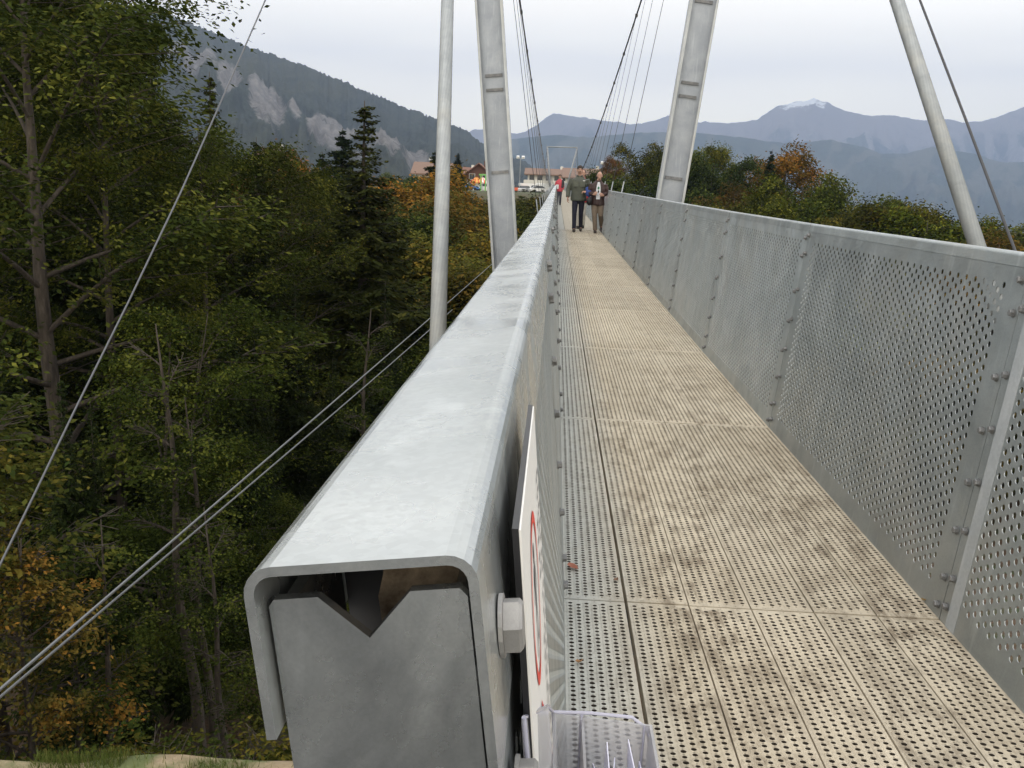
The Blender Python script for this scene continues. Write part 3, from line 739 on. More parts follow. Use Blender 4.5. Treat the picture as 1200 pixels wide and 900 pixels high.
# main cables between the near and far pylons
YF = 170.0; CX = .47
def cab(Y, s):
    h = 1.65+1.15*((95-Y)/75)**2 if Y < 95 else 1.65+1.15*((Y-95)/75)**2
    zm = 3.15
    z = zm+(12.0-zm)*((100-Y)/80)**2 if Y < 100 else zm+(9.7-zm)*((Y-100)/70)**2
    return (CX+s*h, Y, z)
for s, lb in ((-1, 'thick dark main cable dropping from the left pylon towards the middle of the bridge'), (1, 'thick dark main cable dropping from the right pylon towards the middle of the bridge')):
    cable([cab(y, s) for y in np.linspace(20, YF, 60)], .032, lb, mt='cable_dark', cat='main cable', name='main_cable')
ORD = ['first', 'second', 'third', 'fourth', 'fifth', 'sixth', 'seventh', 'eighth', 'ninth', 'tenth']
for s, sd_ in ((-1, 'left'), (1, 'right')):
    first = None
    for i, y in enumerate(np.arange(24.4, 166, 4.8)):
        top = Vector(cab(y, s)); bot = Vector((CX+s*.92+(.02 if s > 0 else 0), y, row_z(y)-.12))
        root = empty('hanger', bot)
        tag(root, ('%s hanger rod of the %s main cable, counted from the %s pylon' % (ORD[i], sd_, sd_)) if i < 10 else 'distant thin hanger rod of the %s main cable near the far portal' % sd_, 'hanger', 'hangers of the %s main cable' % sd_)
        MB().tube([(0, 0, 0), top-bot], .0085, 6).build('rod', MT['hanger'], root, True)
        dn = (top-bot).normalized(); MB().tube([dn*.1, dn*(1.55 if s > 0 else 1.0)], .016, 8).build('sleeve', MT['pipe'], root, True)
        MB().box(-.05, .05, -.06, .06, -.03, .06).build('clevis', MT['post'], root)
        tt = top-bot; MB().box(tt.x-.05, tt.x+.05, -.09, .09, tt.z-.06, tt.z+.05).build('cable_clamp', MT['cable_dark'], root)
# far portal
pt = empty('pylon', (.3, YF, 0)); tag(pt, 'distant pale steel portal with a crossbar at the far end of the bridge', 'portal')
tl, tr_ = at(641.5, 172, YF), at(676.5, 173, YF); bl, br = at(646.5, 226, YF), at(660, 226, YF)
o3 = np.array([.3, YF, 0])
for a_, b_ in ((tl, bl), (tr_, br)): MB().tube([tuple(np.array(b_)-o3-np.array([0, 0, 1.5])), tuple(np.array(a_)-o3)], .14, 8).build('leg', MT['pipe'], pt, True)
MB().tube([tuple(np.array(tl)-o3), tuple(np.array(tr_)-o3)], .11, 8).build('crossbar', MT['pipe'], pt, True)
for s, q in ((-1, tl), (1, tr_)):
    cable([tuple(q), (q[0]+s*1.2, 196, 1.6)], .03, 'backstay cable on the %s side of the far portal' % ('left' if s < 0 else 'right'), n=6)


# ------------------------------------------------------------------ trees
def leaves(C, size, rs, out=None, drop=.35, flat=.6, asp=.55):
    """one folded quad pair per leaf at each centre"""
    n = len(C)
    az = rs.random(n)*2*math.pi if out is None else out+rs.normal(0, .9, n)
    d = np.stack([np.cos(az), np.sin(az), -drop+rs.normal(0, .35, n)], -1); d /= np.linalg.norm(d, axis=1)[:, None]
    nrm = np.stack([rs.normal(0, flat, n), rs.normal(0, flat, n), np.ones(n)], -1)
    sd = np.cross(d, nrm); sd /= np.linalg.norm(sd, axis=1)[:, None]+1e-9
    L_ = size*(.7+.6*rs.random(n))[:, None]
    up = np.cross(sd, d)
    a = C-d*L_*.5; b = C+sd*L_*asp*.5+up*L_*.06; c = C+d*L_*.5; e_ = C-sd*L_*asp*.5+up*L_*.06
    V = np.stack([a, b, c, e_], 1).reshape(-1, 3); F = np.arange(4*n).reshape(n, 4); return V, F
def broad(seed, H=16, Rr=4.5, base=.22, nb=26, clumps=300, per=85, leaf=.15, csz=.62, stems=1, egg=.85):
    rs = np.random.default_rng(seed); tr = MB(); tips = []
    lean = rs.normal(0, .02, 2)
    for s_ in range(stems):
        ox, oy = (rs.normal(0, .25, 2) if stems > 1 else (0, 0)); dxy = rs.normal(0, .07, 2)*(stems > 1)
        pts = [(ox+(lean[0]+dxy[0])*H*t_+.012*H*(vnoise(t_*4+seed, 0.5)-.5)*2, oy+(lean[1]+dxy[1])*H*t_+.012*H*(vnoise(0.5, t_*4+seed)-.5)*2, H*t_*.93) for t_ in np.linspace(0, 1, 12)]
        rad = [.0120*H*(1-t_)**.9/(1 if stems == 1 else 1.5)+.012 for t_ in np.linspace(0, 1, 12)]; rad[0] *= 1.35
        tr.tube(pts, rad, 8)
        P = np.array(pts)
        for i in range(nb//stems):
            t0 = base+(.93-base)*((i+rs.random())/(nb//stems)); az = i*2.4+rs.normal(0, .4)+s_
            q = (t0-base)/(1-base); env = math.sin(math.pi*min(1, .13+q**egg*.87))**.7*.85+.15
            ln = Rr*env*(.75+.5*rs.random())
            p0 = np.array([np.interp(t0, np.linspace(0, 1, 12), P[:, k_]) for k_ in range(3)])
            el = .25+.75*q+rs.normal(0, .12)
            dr = np.array([math.cos(az)*math.cos(el), math.sin(az)*math.cos(el), math.sin(el)])
            bp = [p0+dr*ln*u_+np.array([0, 0, -.18*ln*u_*u_]) for u_ in np.linspace(0, 1, 6)]
            r0 = .0045*H*(1-t0)+.02; tr.tube([tuple(p) for p in bp], [r0*(1-.85*u_) for u_ in np.linspace(0, 1, 6)], 5, False)
            for u_ in np.linspace(.35, 1.0, 6):
                p = p0+dr*ln*u_+np.array([0, 0, -.18*ln*u_*u_]); tips.append((p, az))
                for k_ in range(2):
                    a2 = az+(1 if k_ else -1)*(.6+.5*rs.random()); l2 = ln*.42*(1.15-u_)*(.6+.8*rs.random())+.3
                    d2 = np.array([math.cos(a2)*.9, math.sin(a2)*.9, .22+rs.normal(0, .15)])
                    pe = p+d2*l2; tr.tube([tuple(p), tuple(pe)], [r0*.3, .006], 4, False); tips.append((pe, a2)); tips.append(((p+pe)/2, a2))
    ids = rs.choice(len(tips), clumps, replace=clumps > len(tips)); Cs = []; az_ = []; ct = []
    for i in ids:
        p, a_ = tips[i]; n = int(per*(.5+rs.random())); sz = csz*(.6+.8*rs.random())
        c = p+rs.normal(0, .12, 3)+np.stack([rs.normal(0, sz*.55, n), rs.normal(0, sz*.55, n), rs.normal(0, sz*.24, n)], -1)
        r2 = np.hypot(c[:, 0]-p[0], c[:, 1]-p[1]); c[:, 2] -= .35*r2*r2/sz
        Cs.append(c); az_.append(np.full(n, a_)); ct.append(np.full(n, rs.random()))
    C_ = np.concatenate(Cs); V, F = leaves(C_, leaf, rs, np.concatenate(az_))
    tint = np.clip(.42+.75*(np.concatenate(ct)-.5)+rs.normal(0, .13, len(C_)), 0, 1)
    return tr.mesh('trunk', MT['bark'], True), npmesh('crown', V, F, False, tint)
def conifer(seed, H=20, Rr=3.6, base=.12, step=.36, leaf=.30, droop=.35, per=1.0, hang=True, bare_top=.0):
    rs = np.random.default_rng(seed); tr = MB()
    tr.tube([(0.02*H*math.sin(t_*3+seed)*.2, 0, H*t_) for t_ in np.linspace(0, 1, 8)], [.014*H*(1-t_)+.012 for t_ in np.linspace(0, 1, 8)], 8)
    Cs = []; D_ = []; L_ = []
    z = base*H
    while z < H*.985:
        q = (z/H-base)/(1-base); ln0 = Rr*(1-q)**(1.0 if hang else .78)*(.9+.2*math.sin(seed+z*2.1))+.10
        nb = 6 if q < .85 else 4
        for i in range(nb):
            az = i*2*math.pi/nb+rs.random()*1.2+z*2; ln = ln0*(.6+.55*rs.random())
            if rs.random() < .08: ln *= 1.2
            zz0 = z+rs.normal(0, .12)
            m_ = max(4, int(ln/.16*per)); u_ = np.linspace(.08, 1, m_)
            dz = (.12-.1*q)*u_*ln*1.0-droop*ln*(u_**1.4)*(1-.55*q)+(.30 if hang else .12)*ln*u_**4
            px_ = np.cos(az)*ln*u_; py_ = np.sin(az)*ln*u_; pz_ = zz0+dz
            tr.tube([(float(px_[k_]), float(py_[k_]), float(pz_[k_])) for k_ in (0, m_//2, m_-1)], [.02*ln/3+.01, .012*ln/3+.006, .004], 4, False)
            for side in (-1, 0, 1):
                for rep_ in range(2 if side else 1):
                    tw = (ln*.30*np.sin(np.pi*np.clip(u_*.85+.12, 0, 1))+.10)*(.6+.7*rs.random(m_))
                    a2 = az+side*(.75+.5*rs.random(m_)); dn = (-.30-.5*rs.random(m_)*(1 if hang else .3))
                    d = np.stack([np.cos(a2), np.sin(a2), dn], -1)
                    if side == 0: d[:, 2] = -1.6 if hang else -.25; tw = tw*.75
                    d /= np.linalg.norm(d, axis=1)[:, None]
                    for seg_ in range(2):
                        c = np.stack([px_, py_, pz_], -1)+d*tw[:, None]*(.25+.5*seg_)+rs.normal(0, .03, (m_, 3))
                        Cs.append(c); D_.append(d); L_.append(tw*.6)
        z += step*(1-.45*q)*(.8+.4*rs.random())
    C_ = np.concatenate(Cs); d = np.concatenate(D_); l_ = np.concatenate(L_)[:, None]; n = len(C_)
    nr = np.stack([rs.normal(0, .5, n), rs.normal(0, .5, n), np.ones(n)], -1); sd = np.cross(d, nr); sd /= np.linalg.norm(sd, axis=1)[:, None]+1e-9
    wd = np.minimum(.055+.06*l_, .11)*leaf/.3
    V = np.stack([C_-d*l_*.5, C_+sd*wd, C_+d*l_*.55, C_-sd*wd], 1).reshape(-1, 3)
    tint = np.clip(.4+rs.normal(0, .2, n), 0, 1)
    return tr.mesh('trunk', MT['bark'], True), npmesh('crown', V, np.arange(4*n).reshape(n, 4), False, tint)
KIN = {}
def kind(k, fn, mt, H):
    tr, crn = fn; crn.materials.append(mt); KIN[k] = (tr, crn, H)
kind('b1', broad(1, 16, 4.6, .16, 30, 400, 140, .112), MT['leaf'], 16)
kind('b2', broad(2, 17, 4.0, .20, 30, 370, 140, .108, egg=.7), MT['leaf'], 17)
kind('b3', broad(3, 14, 4.2, .10, 26, 340, 140, .11, stems=2), MT['leaf'], 14)
kind('a1', broad(4, 13, 4.4, .18, 24, 280, 120, .12), MT['autumn'], 13)
kind('sap', broad(5, 9, 2.0, .08, 30, 190, 70, .11, .40), MT['autumn'], 9)
kind('slim', broad(6, 14, 1.3, .45, 12, 70, 60, .11, .5), MT['leaf'], 14)
kind('spr', conifer(3, 24, 4.9, .10, .50, .30, .48, 1.15), MT['needle'], 24)
kind('fir', conifer(5, 18, 3.4, .05, .34, .62, .22, 1.1, False), MT['needle'], 18)
kind('fb1', broad(11, 13, 4.6, .10, 26, 340, 150, .155, .80), MT['leaf'], 13)
kind('fb2', broad(12, 12, 4.0, .06, 26, 310, 150, .155, .75, stems=2), MT['leaf'], 12)
kind('fa1', broad(13, 12, 4.2, .10, 26, 310, 150, .155, .8), MT['autumn'], 12)
kind('bush', broad(14, 2.6, 1.5, .05, 18, 120, 45, .10, .36, stems=3), MT['leaf'], 2.6)
kind('bare', broad(15, 10, 3.4, .25, 34, 12, 5, .2, .4), MT['autumn'], 10)
CHIDE = []
def tree(k, x, y, ztop, label, col=(1, 1, 1), group=None, cat='tree', name='tree', wide=1.0, rz=None, zb=None, tilt=0):
    tr, cr_, H = KIN[k]; zb = float(terrain(x, y))-.15 if zb is None else zb
    sc_ = (ztop-zb)/H
    root = empty(name, (x, y, zb), (tilt, 0, 0)); root.scale = (sc_*wide, sc_*wide, sc_); root.rotation_euler.z = random.random()*6.28 if rz is None else rz
    tag(root, label, cat, group)
    link('trunk', tr, None, root); c = link('crown', cr_, None, root); c.color = (*col, 1); return root
def ptree(k, px, py, Y, label, col=(1, 1, 1), group=None, wide=1.0, dx=0, **kw):
    p = at(px, py, Y); return tree(k, float(p[0]), Y, float(p[2]), label, col, group, wide=wide, **kw)
D1, D2, D3, D4 = (1, 1, 1), (.75, .8, .7), (1.25, 1.15, .8), (.85, .95, 1.1)
# foreground edge of the wood, left
ptree('sap', -25, 430, 13.5, 'young yellowing tree with orange leaf tips at the left edge of the wood', (.55, .75, .6), wide=1.1, name='young_tree', rz=.5)
ptree('sap', 2, 590, 12.5, 'low golden-leaved young tree at the bottom left in front of the dark wood', (1.1, .95, .8), wide=.85, name='young_tree', rz=2.2)
ptree('b1', 30, -190, 23, 'tall broadleaf tree with drooping green leaves filling the top left corner', (1.15, 1.15, 1.0), wide=1.15, name='broadleaf_tree')
ptree('b2', 105, -80, 26, 'tall green tree whose crown reaches above the picture left of the mountain slope', (1.1, 1.05, .75), wide=.8, name='broadleaf_tree')
ptree('b1', -60, -60, 30, 'dark broadleaf tree behind the corner tree at the left margin', D2, wide=1.2, name='broadleaf_tree')
ptree('b3', 150, 330, 20, 'leafy understorey tree with bright green boughs below the tall left trees', (.85, .9, .7), wide=.9, name='broadleaf_tree')
ptree('spr', 70, 440, 17.5, 'lower dark spruce left of centre of the wood', (.8, .9, .7), name='spruce', wide=.75)
ptree('b2', 232, 98, 31, 'olive green tree rising against the cliffs with a ragged top', (1.0, 1.0, .75), wide=.9, name='broadleaf_tree')
ptree('b1', 345, 172, 40, 'airy-topped olive tree in front of the rust orange maple', (.95, .9, .7), wide=.7, name='broadleaf_tree')
ptree('b1', 298, 132, 35, 'broad olive tree with airy top right of the ragged tree', (.95, .88, .7), wide=.95, name='broadleaf_tree')
ptree('spr', 298, 380, 25, 'shaded spruce low in the middle of the wood', (.95, 1.0, .9), wide=.8, name='spruce')
ptree('b3', 350, 560, 21, 'small leafy tree just left of the parapet end', D2, name='broadleaf_tree')
ptree('b2', 215, 520, 20, 'thin leafy understorey tree between two bare trunks', D2, wide=.7, name='broadleaf_tree')
ptree('spr', 428, 118, 40, 'big ragged spruce with drooping boughs standing alone above the gorge', (1.35, 1.2, .8), name='spruce', wide=1.6, rz=1.0)
ptree('fir', 402, 150, 62, 'dark narrow fir just behind and left of the big spruce', (.55, .7, .85), name='fir_tree')
ptree('fir', 378, 178, 70, 'small dark fir between orange maples left of the big spruce', (.8, .9, .8), name='fir_tree')
ptree('fir', 300, 250, 48, 'dark fir half hidden by the olive trees', D2, name='fir_tree')
ptree('fir', 510, 176, 85, 'slender dark fir behind the orange maple, beside the left strut pipe', D2, name='fir_tree')
ptree('fir', 537, 179, 170, 'dark pyramid-shaped fir near the red-roofed chalet', (.5, .65, .75), name='fir_tree', wide=1.5)
ptree('spr', 452, 330, 33, 'shaded spruce standing in front of and below the big spruce', (.7, .75, .7), name='spruce', wide=.9)
ptree('spr', 60, 130, 34, 'tall dark spruce deep in the wood at the far left', D2, name='spruce', wide=.9)
ptree('spr', 190, 260, 33, 'dark spruce deep in the wood behind the leaning trunks', D2, name='spruce')
for px, py, Y, c_, lb, wd_ in ((175, 60, 36, (.9, .95, .8), 'tall spruce column at the right flank of the corner trees', .8), (246, 84, 38, (1.2, 1.0, .8), 'spruce with a bare broken-looking top before the cliffs', .9), (300, 160, 33, (.9, .95, .7), 'drooping spruce between the ragged trees and the big spruce', .9),
                         (120, 200, 27, (.7, .8, .7), 'black-green spruce in the middle of the left wood', .8), (20, 260, 26, (.7, .8, .7), 'black-green spruce near the left margin', .8), (345, 330, 30, (.8, .85, .7), 'low spruce left of the big spruce', .9), (265, 330, 24, (.75, .85, .7), 'shaded spruce in the centre of the left wood', .75),
                         (390, 420, 28, (.7, .75, .65), 'dark spruce just left of the parapet cap', .9), (180, 440, 21, (.7, .8, .7), 'small shaded spruce among the bare trunks', .7), (105, 470, 18, (.9, 1.0, .8), 'young spruce above the stout light trunk', .7), (505, 330, 44, (.8, .85, .7), 'spruce tip left of the strut pipe low in the gorge', .9), (560, 300, 60, (.8, .8, .7), 'spruce low between strut pipe and pylon', .9)):
    ptree('spr', px, py, Y, lb, c_, name='spruce', wide=wd_)
for px, py, Y, lb in ((215, 330, 17, 'pale bare trunk of a slender tree in the middle of the wood'), (238, 420, 17.5, 'second thin trunk just right of the pale bare one'), (112, 560, 13.5, 'stout light trunk rooted at the edge of the grass'),
                      (62, 600, 14.5, 'thin trunk left of the stout light one'), (262, 560, 15, 'thin crooked trunk right of the middle of the grass edge'), (415, 330, 26, 'slender pale trunk right beside the parapet end')):
    ptree('slim', px, py, Y, lb, D2, name='slender_tree', wide=1.0)
cols = [(1.0, .62, .5), (.95, .9, .8), (.8, .55, .5), (1.1, .8, .6)]
for px, py, Y, c_, lb in ((350, 168, 78, (1.15, .72, .6), 'rust orange maple crown against the mountain, left of the firs'), (325, 215, 70, (.6, .6, .6), 'brownish autumn tree below the rust orange maple'), (487, 186, 78, (1.35, 1.0, .7), 'orange maple left of the strut pipe'),
                         (480, 212, 66, (.8, .8, .7), 'yellowing maple right of the big spruce'), (500, 265, 55, (.85, 1.0, .7), 'golden tree between big spruce and strut pipe'), (555, 262, 62, (.95, 1.0, .7), 'amber tree between strut pipe and pylon'),
                         (548, 300, 50, (.55, .6, .5), 'yellow-green tree low between strut pipe and pylon'), (365, 245, 58, (.75, .75, .6), 'russet tree left of the big spruce half way up')):
    ptree('fa1', px, py, Y, lb, c_, name='autumn_tree', wide=1.15)
G1 = 'green trees of the gorge wood'
USED = {}
def uniq(lb):
    n = USED.get(lb, 0); USED[lb] = n+1
    return lb if n == 0 else lb+[', farther', ', farthest', ', last', ', hindmost'][min(n-1, 3)]
def zone(px): return next(w_ for lim, w_ in ((10, 'at the left margin'), (70, 'behind the corner tree'), (130, 'behind the tall left trees'), (180, 'left of the stay cable foot'), (230, 'by the pale bare trunk'), (275, 'below the bare-topped spruce'), (320, 'below the limestone cliffs'),
    (360, 'under the rust orange maple'), (385, 'left of the big spruce'), (430, 'behind the big spruce'), (460, 'at the big spruce foot'), (485, 'right of the big spruce'), (515, 'left of the strut pipe'), (535, 'behind the strut pipe'), (570, 'between strut pipe and pylon'), (9999, 'behind the left pylon')) if px < lim)
def tone(c_): return 'dark' if c_[0] < .8 else 'blue-green' if c_[2] > 1.05 else 'olive' if c_[0] > 1.1 else 'green'
lbls = ['dark green tree in the mass of the gorge wood behind the big spruce']*40
k = 0
for (px, py, Y, kk, c_) in ((395, 215, 66, 'fb1', D1), (440, 235, 60, 'fb2', D2), (350, 205, 84, 'fb1', D1), (470, 250, 75, 'fb1', D3), (520, 250, 80, 'fb2', D1), (565, 245, 95, 'fb1', D2), (590, 262, 70, 'fb2', D1), (345, 300, 44, 'fb1', D1),
                           (390, 330, 46, 'fb2', D2), (475, 330, 50, 'fb2', D1), (530, 350, 44, 'fb1', D2), (500, 400, 36, 'fb2', D2), (285, 225, 60, 'fb1', D3), (200, 170, 52, 'fb1', D1), (160, 150, 48, 'fb2', D1), (120, 220, 44, 'fb1', D2), (90, 130, 46, 'fb1', D1),
                           (20, 200, 40, 'fb2', D2), (-30, 100, 44, 'fb1', D2), (250, 340, 40, 'fb1', D2), (160, 420, 34, 'fb2', D2), (60, 400, 32, 'fb1', D2), (0, 500, 28, 'fb2', D2), (300, 480, 34, 'fb1', D2), (400, 460, 36, 'fb2', D2), (350, 250, 95, 'fb2', D1), (450, 205, 110, 'fb1', D1), (499, 196, 120, 'fb2', D2), (470, 200, 135, 'fb1', D4), (30, -120, 42, 'fb1', D1), (70, -40, 46, 'fb2', D1), (-30, -150, 40, 'fb2', D2), (120, 60, 50, 'fb1', D2),(70, 60, 52, 'fb1', D1)):
    ptree(kk, px, py, Y, uniq('%s tree %s in the gorge wood, %s' % (tone(c_), 'high' if py < 190 else 'half-way down' if py < 300 else 'low down', zone(px))), c_, G1, wide=(.62 if py < 185 and Y < 56 else 1.1), name='broadleaf_tree')
# the far bank by the end of the bridge
for (px, py, Y, kk, c_) in ((585, 231, 125, 'fb1', D1), (605, 226, 120, 'fb2', (1.1, .9, .8)), (622, 228, 128, 'fb1', (1.2, .9, .8)), (640, 232, 132, 'fb2', (1.3, 1, .9)), (520, 232, 130, 'fb2', D1), (550, 233, 122, 'fb1', D3), (605, 224, 168, 'fb2', (1.2,.95,.8)), (622, 225, 166, 'fb1', (1.3, .9, .8)), (637, 227, 164, 'fb2', (1.1, .95, .8)), (595, 229, 150, 'fb1', D1), (628, 231, 152, 'fb2', (1.2, .9, .8)), (601, 222, 178, 'fb1', (1.2, .9, .8)), (613, 221, 180, 'fb2', (1.1, .9, .8)), (625, 222, 178, 'fb1', (1.2, 1, .8)), (636, 222, 176, 'fb2', (1.1, .85, .8)), (646, 222, 174, 'fb1', D1), (645, 229, 158, 'fb1', (1.3, .95, .8)), (612, 229, 155, 'fb2', D1), (530, 234, 160, 'fb1', (1.2, 1, .8)), (560, 233, 160, 'fb2', D1), (515, 233, 165, 'fb2', D3), (612, 245, 100, 'fb1', D2), (590, 290, 75, 'fb2', D2), (630, 262, 96, 'fb2', (1.2, .85, .8)), (655, 240, 120, 'fb1', D1), (600, 262, 88, 'fb1', D2)):
    ptree(kk, px, py, Y, uniq('%s shrubby tree on the far bank %s' % (tone(c_), 'left of the pylon' if px < 575 else 'just right of the pylon' if px < 608 else 'below the white vans' if px < 626 else 'beside the end of the left parapet')), c_, 'shrubby trees on the far bank', wide=1.5, name='broadleaf_tree')
# right-hand trees
RT = [('fb1', 752, 172, 130, (1.0, .85, .6), 'green tree with a sunlit knobbly top left of the right pylon'), ('fb2', 722, 205, 120, (.8, .9, .8), 'round dark tree beside the walkers on the right'),
      ('fb1', 700, 222, 140, D2, 'low dark tree just behind the brown-jacketed walker'), ('fa1', 716, 192, 150, (.9, .6, .9), 'small pinkish autumn tree behind the round dark tree'),
      ('fb1', 845, 182, 105, (.65, .75, .85), 'broad very dark tree directly right of the right pylon'), ('fb2', 818, 200, 110, (.6, .7, .75), 'dark tree touching the right side of the right pylon'), ('fb2', 828, 176, 135, (1.9, 1.6, .8), 'yellow-green treetop behind the dark tree by the right pylon'),
      ('fir', 905, 186, 105, (.6, .75, .8), 'dark pointed tree left of the tallest orange tree'), ('fa1', 940, 172, 110, (.95, .72, .55), 'tall orange-brown tree, highest of the row on the right'),
      ('fb1', 945, 205, 92, (1.1, 1.1, .7), 'green tree in front of the tall orange-brown tree'), ('fb2', 925, 225, 90, (1.2, 1.1, .7), 'bright green small tree below the pointed dark tree'), ('fa1', 880, 222, 96, (.5, .45, .45), 'dull brown-green tree between dark tree and pointed tree'),
      ('fb1', 1000, 226, 88, (.95, 1.0, .9), 'rounded tree right of the red roof'), ('fb2', 1040, 232, 84, (1.35, 1.0, .7), 'brown-tinged tree in the middle of the low row on the right'),
      ('fb1', 1062, 232, 95, (.8, .7, .7), 'darker brownish tree behind the low row on the right'), ('fb2', 1090, 238, 80, (1.35, 1.35, .8), 'light green bushy tree left of the right strut pipe'), ('fb1', 1118, 250, 78, (1.2, 1.15, .75), 'green tree right behind the right strut pipe'),
      ('fb2', 1155, 262, 74, (1.1, 1.0, .75), 'low green tree between strut pipe and right stay cable'), ('fa1', 1200, 268, 70, (.75, .7, .6), 'yellowish tree at the right margin'), ('fb1', 1240, 262, 74, D1, 'green tree just past the right margin'),
      ('fa1', 862, 262, 80, (.8, .85, .6), 'low orange-brown tree behind the right parapet'), ('bare', 968, 222, 98, (1, 1, 1), 'leafless grey tree above the red roof')]
for kk, px, py, Y, c_, lb in RT:
    py -= 11 if px < 990 else 5
    ptree(kk, px, py, Y, lb, c_, wide=(.62 if kk == 'fir' else .84 if px < 990 else 1.0), name='autumn_tree' if kk[:2] == 'fa' else 'broadleaf_tree' if kk[0] == 'f' and kk != 'fir' else 'pointed_tree')
for i in range(16):
    px = 700+i*36+random.uniform(-8, 8); Y = random.uniform(75, 130)
    py = np.interp(px, [700, 830, 950, 1000, 1200, 1300], [226, 232, 238, 250, 276, 285])+random.uniform(-4, 4)
    ptree(['fb1', 'fb2'][i % 2], px, py, Y, uniq('low bushy tree behind the right parapet, %s' % ['beside the walkers', 'just left of the right pylon', 'hidden by the right pylon', 'just right of the right pylon', 'under the broad dark tree', 'under the pointed dark tree', 'under the orange-brown tree', 'left of the red roof', 'at the red roof', 'right of the red roof', 'under the brown-tinged tree', 'left of the light green tree', 'left of the right strut', 'behind the right strut', 'by the right stay cable', 'at the right margin'][i]), [D1, D2, D3, (1.3, 1.0, .8)][i % 4], 'hedge-like row behind the right parapet', wide=.9, name='broadleaf_tree')
# undergrowth along the crest
for i in range(16):
    px = random.uniform(-30, 330); Y = random.uniform(8.3, 9.8); p = at(px, 860, Y)
    x_ = float(p[0]); zt_ = float(at(px, random.uniform(835, 868), Y)[2])
    zb_ = float(terrain(x_, Y)); 
    tree('bush', x_, Y, min(max(zt_, zb_+.7), zb_+1.7), uniq('%s shrub behind the grass strip, %s' % (['dark', 'green', 'yellowish'][i % 3], 'in the left corner' if px < 40 else 'under the golden young tree' if px < 100 else 'at the stout light trunk' if px < 160 else 'left of the bare trunks' if px < 220 else 'at the bare trunks' if px < 270 else 'beside the parapet end')), [D2, D1, (1.3, 1, .8)][i % 3], 'shrubs at the edge of the wood', 'shrub', 'shrub', wide=1.1)

# ------------------------------------------------------------------ village on the far bank
def wallm(nm, c): 
    m = mat(nm, c, .85); t = NT(m); t.l(t.mix(.25, c, t.ramp(t.noise(t.coord(pos=True), .8, 6, .7), [(.3, .6), (.7, 1.1)]), 'MULTIPLY'), t.b.inputs['Base Color']); return m
MW, MWD, MRD, MBR = wallm('white_render', (.62, .60, .55)), wallm('brown_timber', (.10, .045, .03)), wallm('red_tiles', (.19, .10, .075)), wallm('brown_tiles', (.20, .13, .10))
MGL = mat('window_glass', (.03, .035, .04), .15); MFR = mat('window_frame', (.5, .48, .45), .6); MGY = mat('grey_steel', (.4, .41, .42), .5, .5); MGN = mat('green_paint', (.16, .42, .10), .5)
def house(label, px, py_base, Y, w_, d_, h_, rh, wm, rm, gable=True, rows=2, cols_=3, rz=0, cat='house', name='house', zb=None):
    p = at(px, py_base, Y); z0_ = float(terrain(p[0], Y))-.3 if zb is None else zb
    root = empty(name, (float(p[0]), Y, z0_), (0, 0, rz)); tag(root, label, cat)
    a = w_/2; b = d_/2
    wl = MB().box(-a, a, -b, b, 0, h_)
    if gable: wl.prism([(-a, h_), (a, h_), (0, h_+rh)], -b, b, 'y')
    else: wl.prism([(-b, h_), (b, h_), (0, h_+rh)], -a, a, 'x')
    wl.build('wall', wm, root)
    o_ = .9; tk = .25
    for sgn in (-1, 1):
        if gable:
            ex = a+o_; ez = h_-rh*o_/a; MB().prism([(0, h_+rh), (sgn*ex, ez), (sgn*ex, ez+tk), (0, h_+rh+tk)], -b-o_, b+o_, 'y').build('roof', rm, root)
        else:
            ex = b+o_; ez = h_-rh*o_/b; MB().prism([(0, h_+rh), (sgn*ex, ez), (sgn*ex, ez+tk), (0, h_+rh+tk)], -a-o_, a+o_, 'x').build('roof', rm, root)
    MB().box(a*.3, a*.3+.7, -.35, .35, h_+rh*.4, h_+rh+.9).build('chimney', wm, root)
    for r__ in range(rows):
        for c_ in range(cols_):
            x_ = -a+w_*(c_+.5)/cols_; z_ = .9+r__*(h_/rows); wd = min(.65, w_/cols_*.28)
            fr = MB().box(x_-wd-.1, x_+wd+.1, -b-.06, -b+.02, z_-.1, z_+1.4).build('window', MFR, root)
            MB().box(x_-wd, x_+wd, -b-.09, -b-.062, z_, z_+1.3).build('pane', MGL, fr)
    return root
h1 = house('white two-storey inn with a long brown roof behind the end of the bridge', 647, 222, 240, 12.5, 9, 4.8, 1.3, MW, MBR, False, 2, 6)
MB().box(-7.2, 7.2, -5.6, -4.5, 2.35, 2.5).build('balcony', MW, h1); MB().box(-7.2, 7.2, -5.62, -5.55, 2.5, 3.3).build('balcony_rail', MW, h1)
h2 = house('white gabled house with a brown roof just between the two walkers', 689, 222, 225, 11, 10, 4.4, 1.9, MW, MBR, False, 2, 5, 0)
h3 = house('dark brown timber barn at the right behind the brown-jacketed walker', 711, 222, 215, 5, 6, 3.2, 1.6, MWD, MWD, True, 1, 2)
h4 = house('red-roofed timber chalet with white ground floor left of the left pylon', 562, 224, 235, 6.6, 8, 4.2, 2.6, MWD, MRD, True, 2, 2)
MB().box(-3.32, 3.32, -4.05, -3.99, 0, 2.1).build('base_wall', MW, h4); MB().box(-3.4, 3.4, -4.9, -4.02, 2.15, 2.3).build('balcony', MW, h4)
house('long house with a pale red roof left of the timber chalet, behind the pyramid-shaped fir', 545, 224, 262, 11, 8, 3.9, 2.4, MW, MRD, False, 1, 4)
house('small house with a red tiled roof among the trees on the right', 968, 262, 112, 3.6, 5, 4.2, 1.5, MWD, MRD, False, 1, 2, 0, zb=-6.3)
house('white house half hidden behind the rust orange maple left of the big spruce', 322, 215, 140, 4, 5, 5.4, 1.2, MW, MBR, True, 2, 2, zb=-.6)
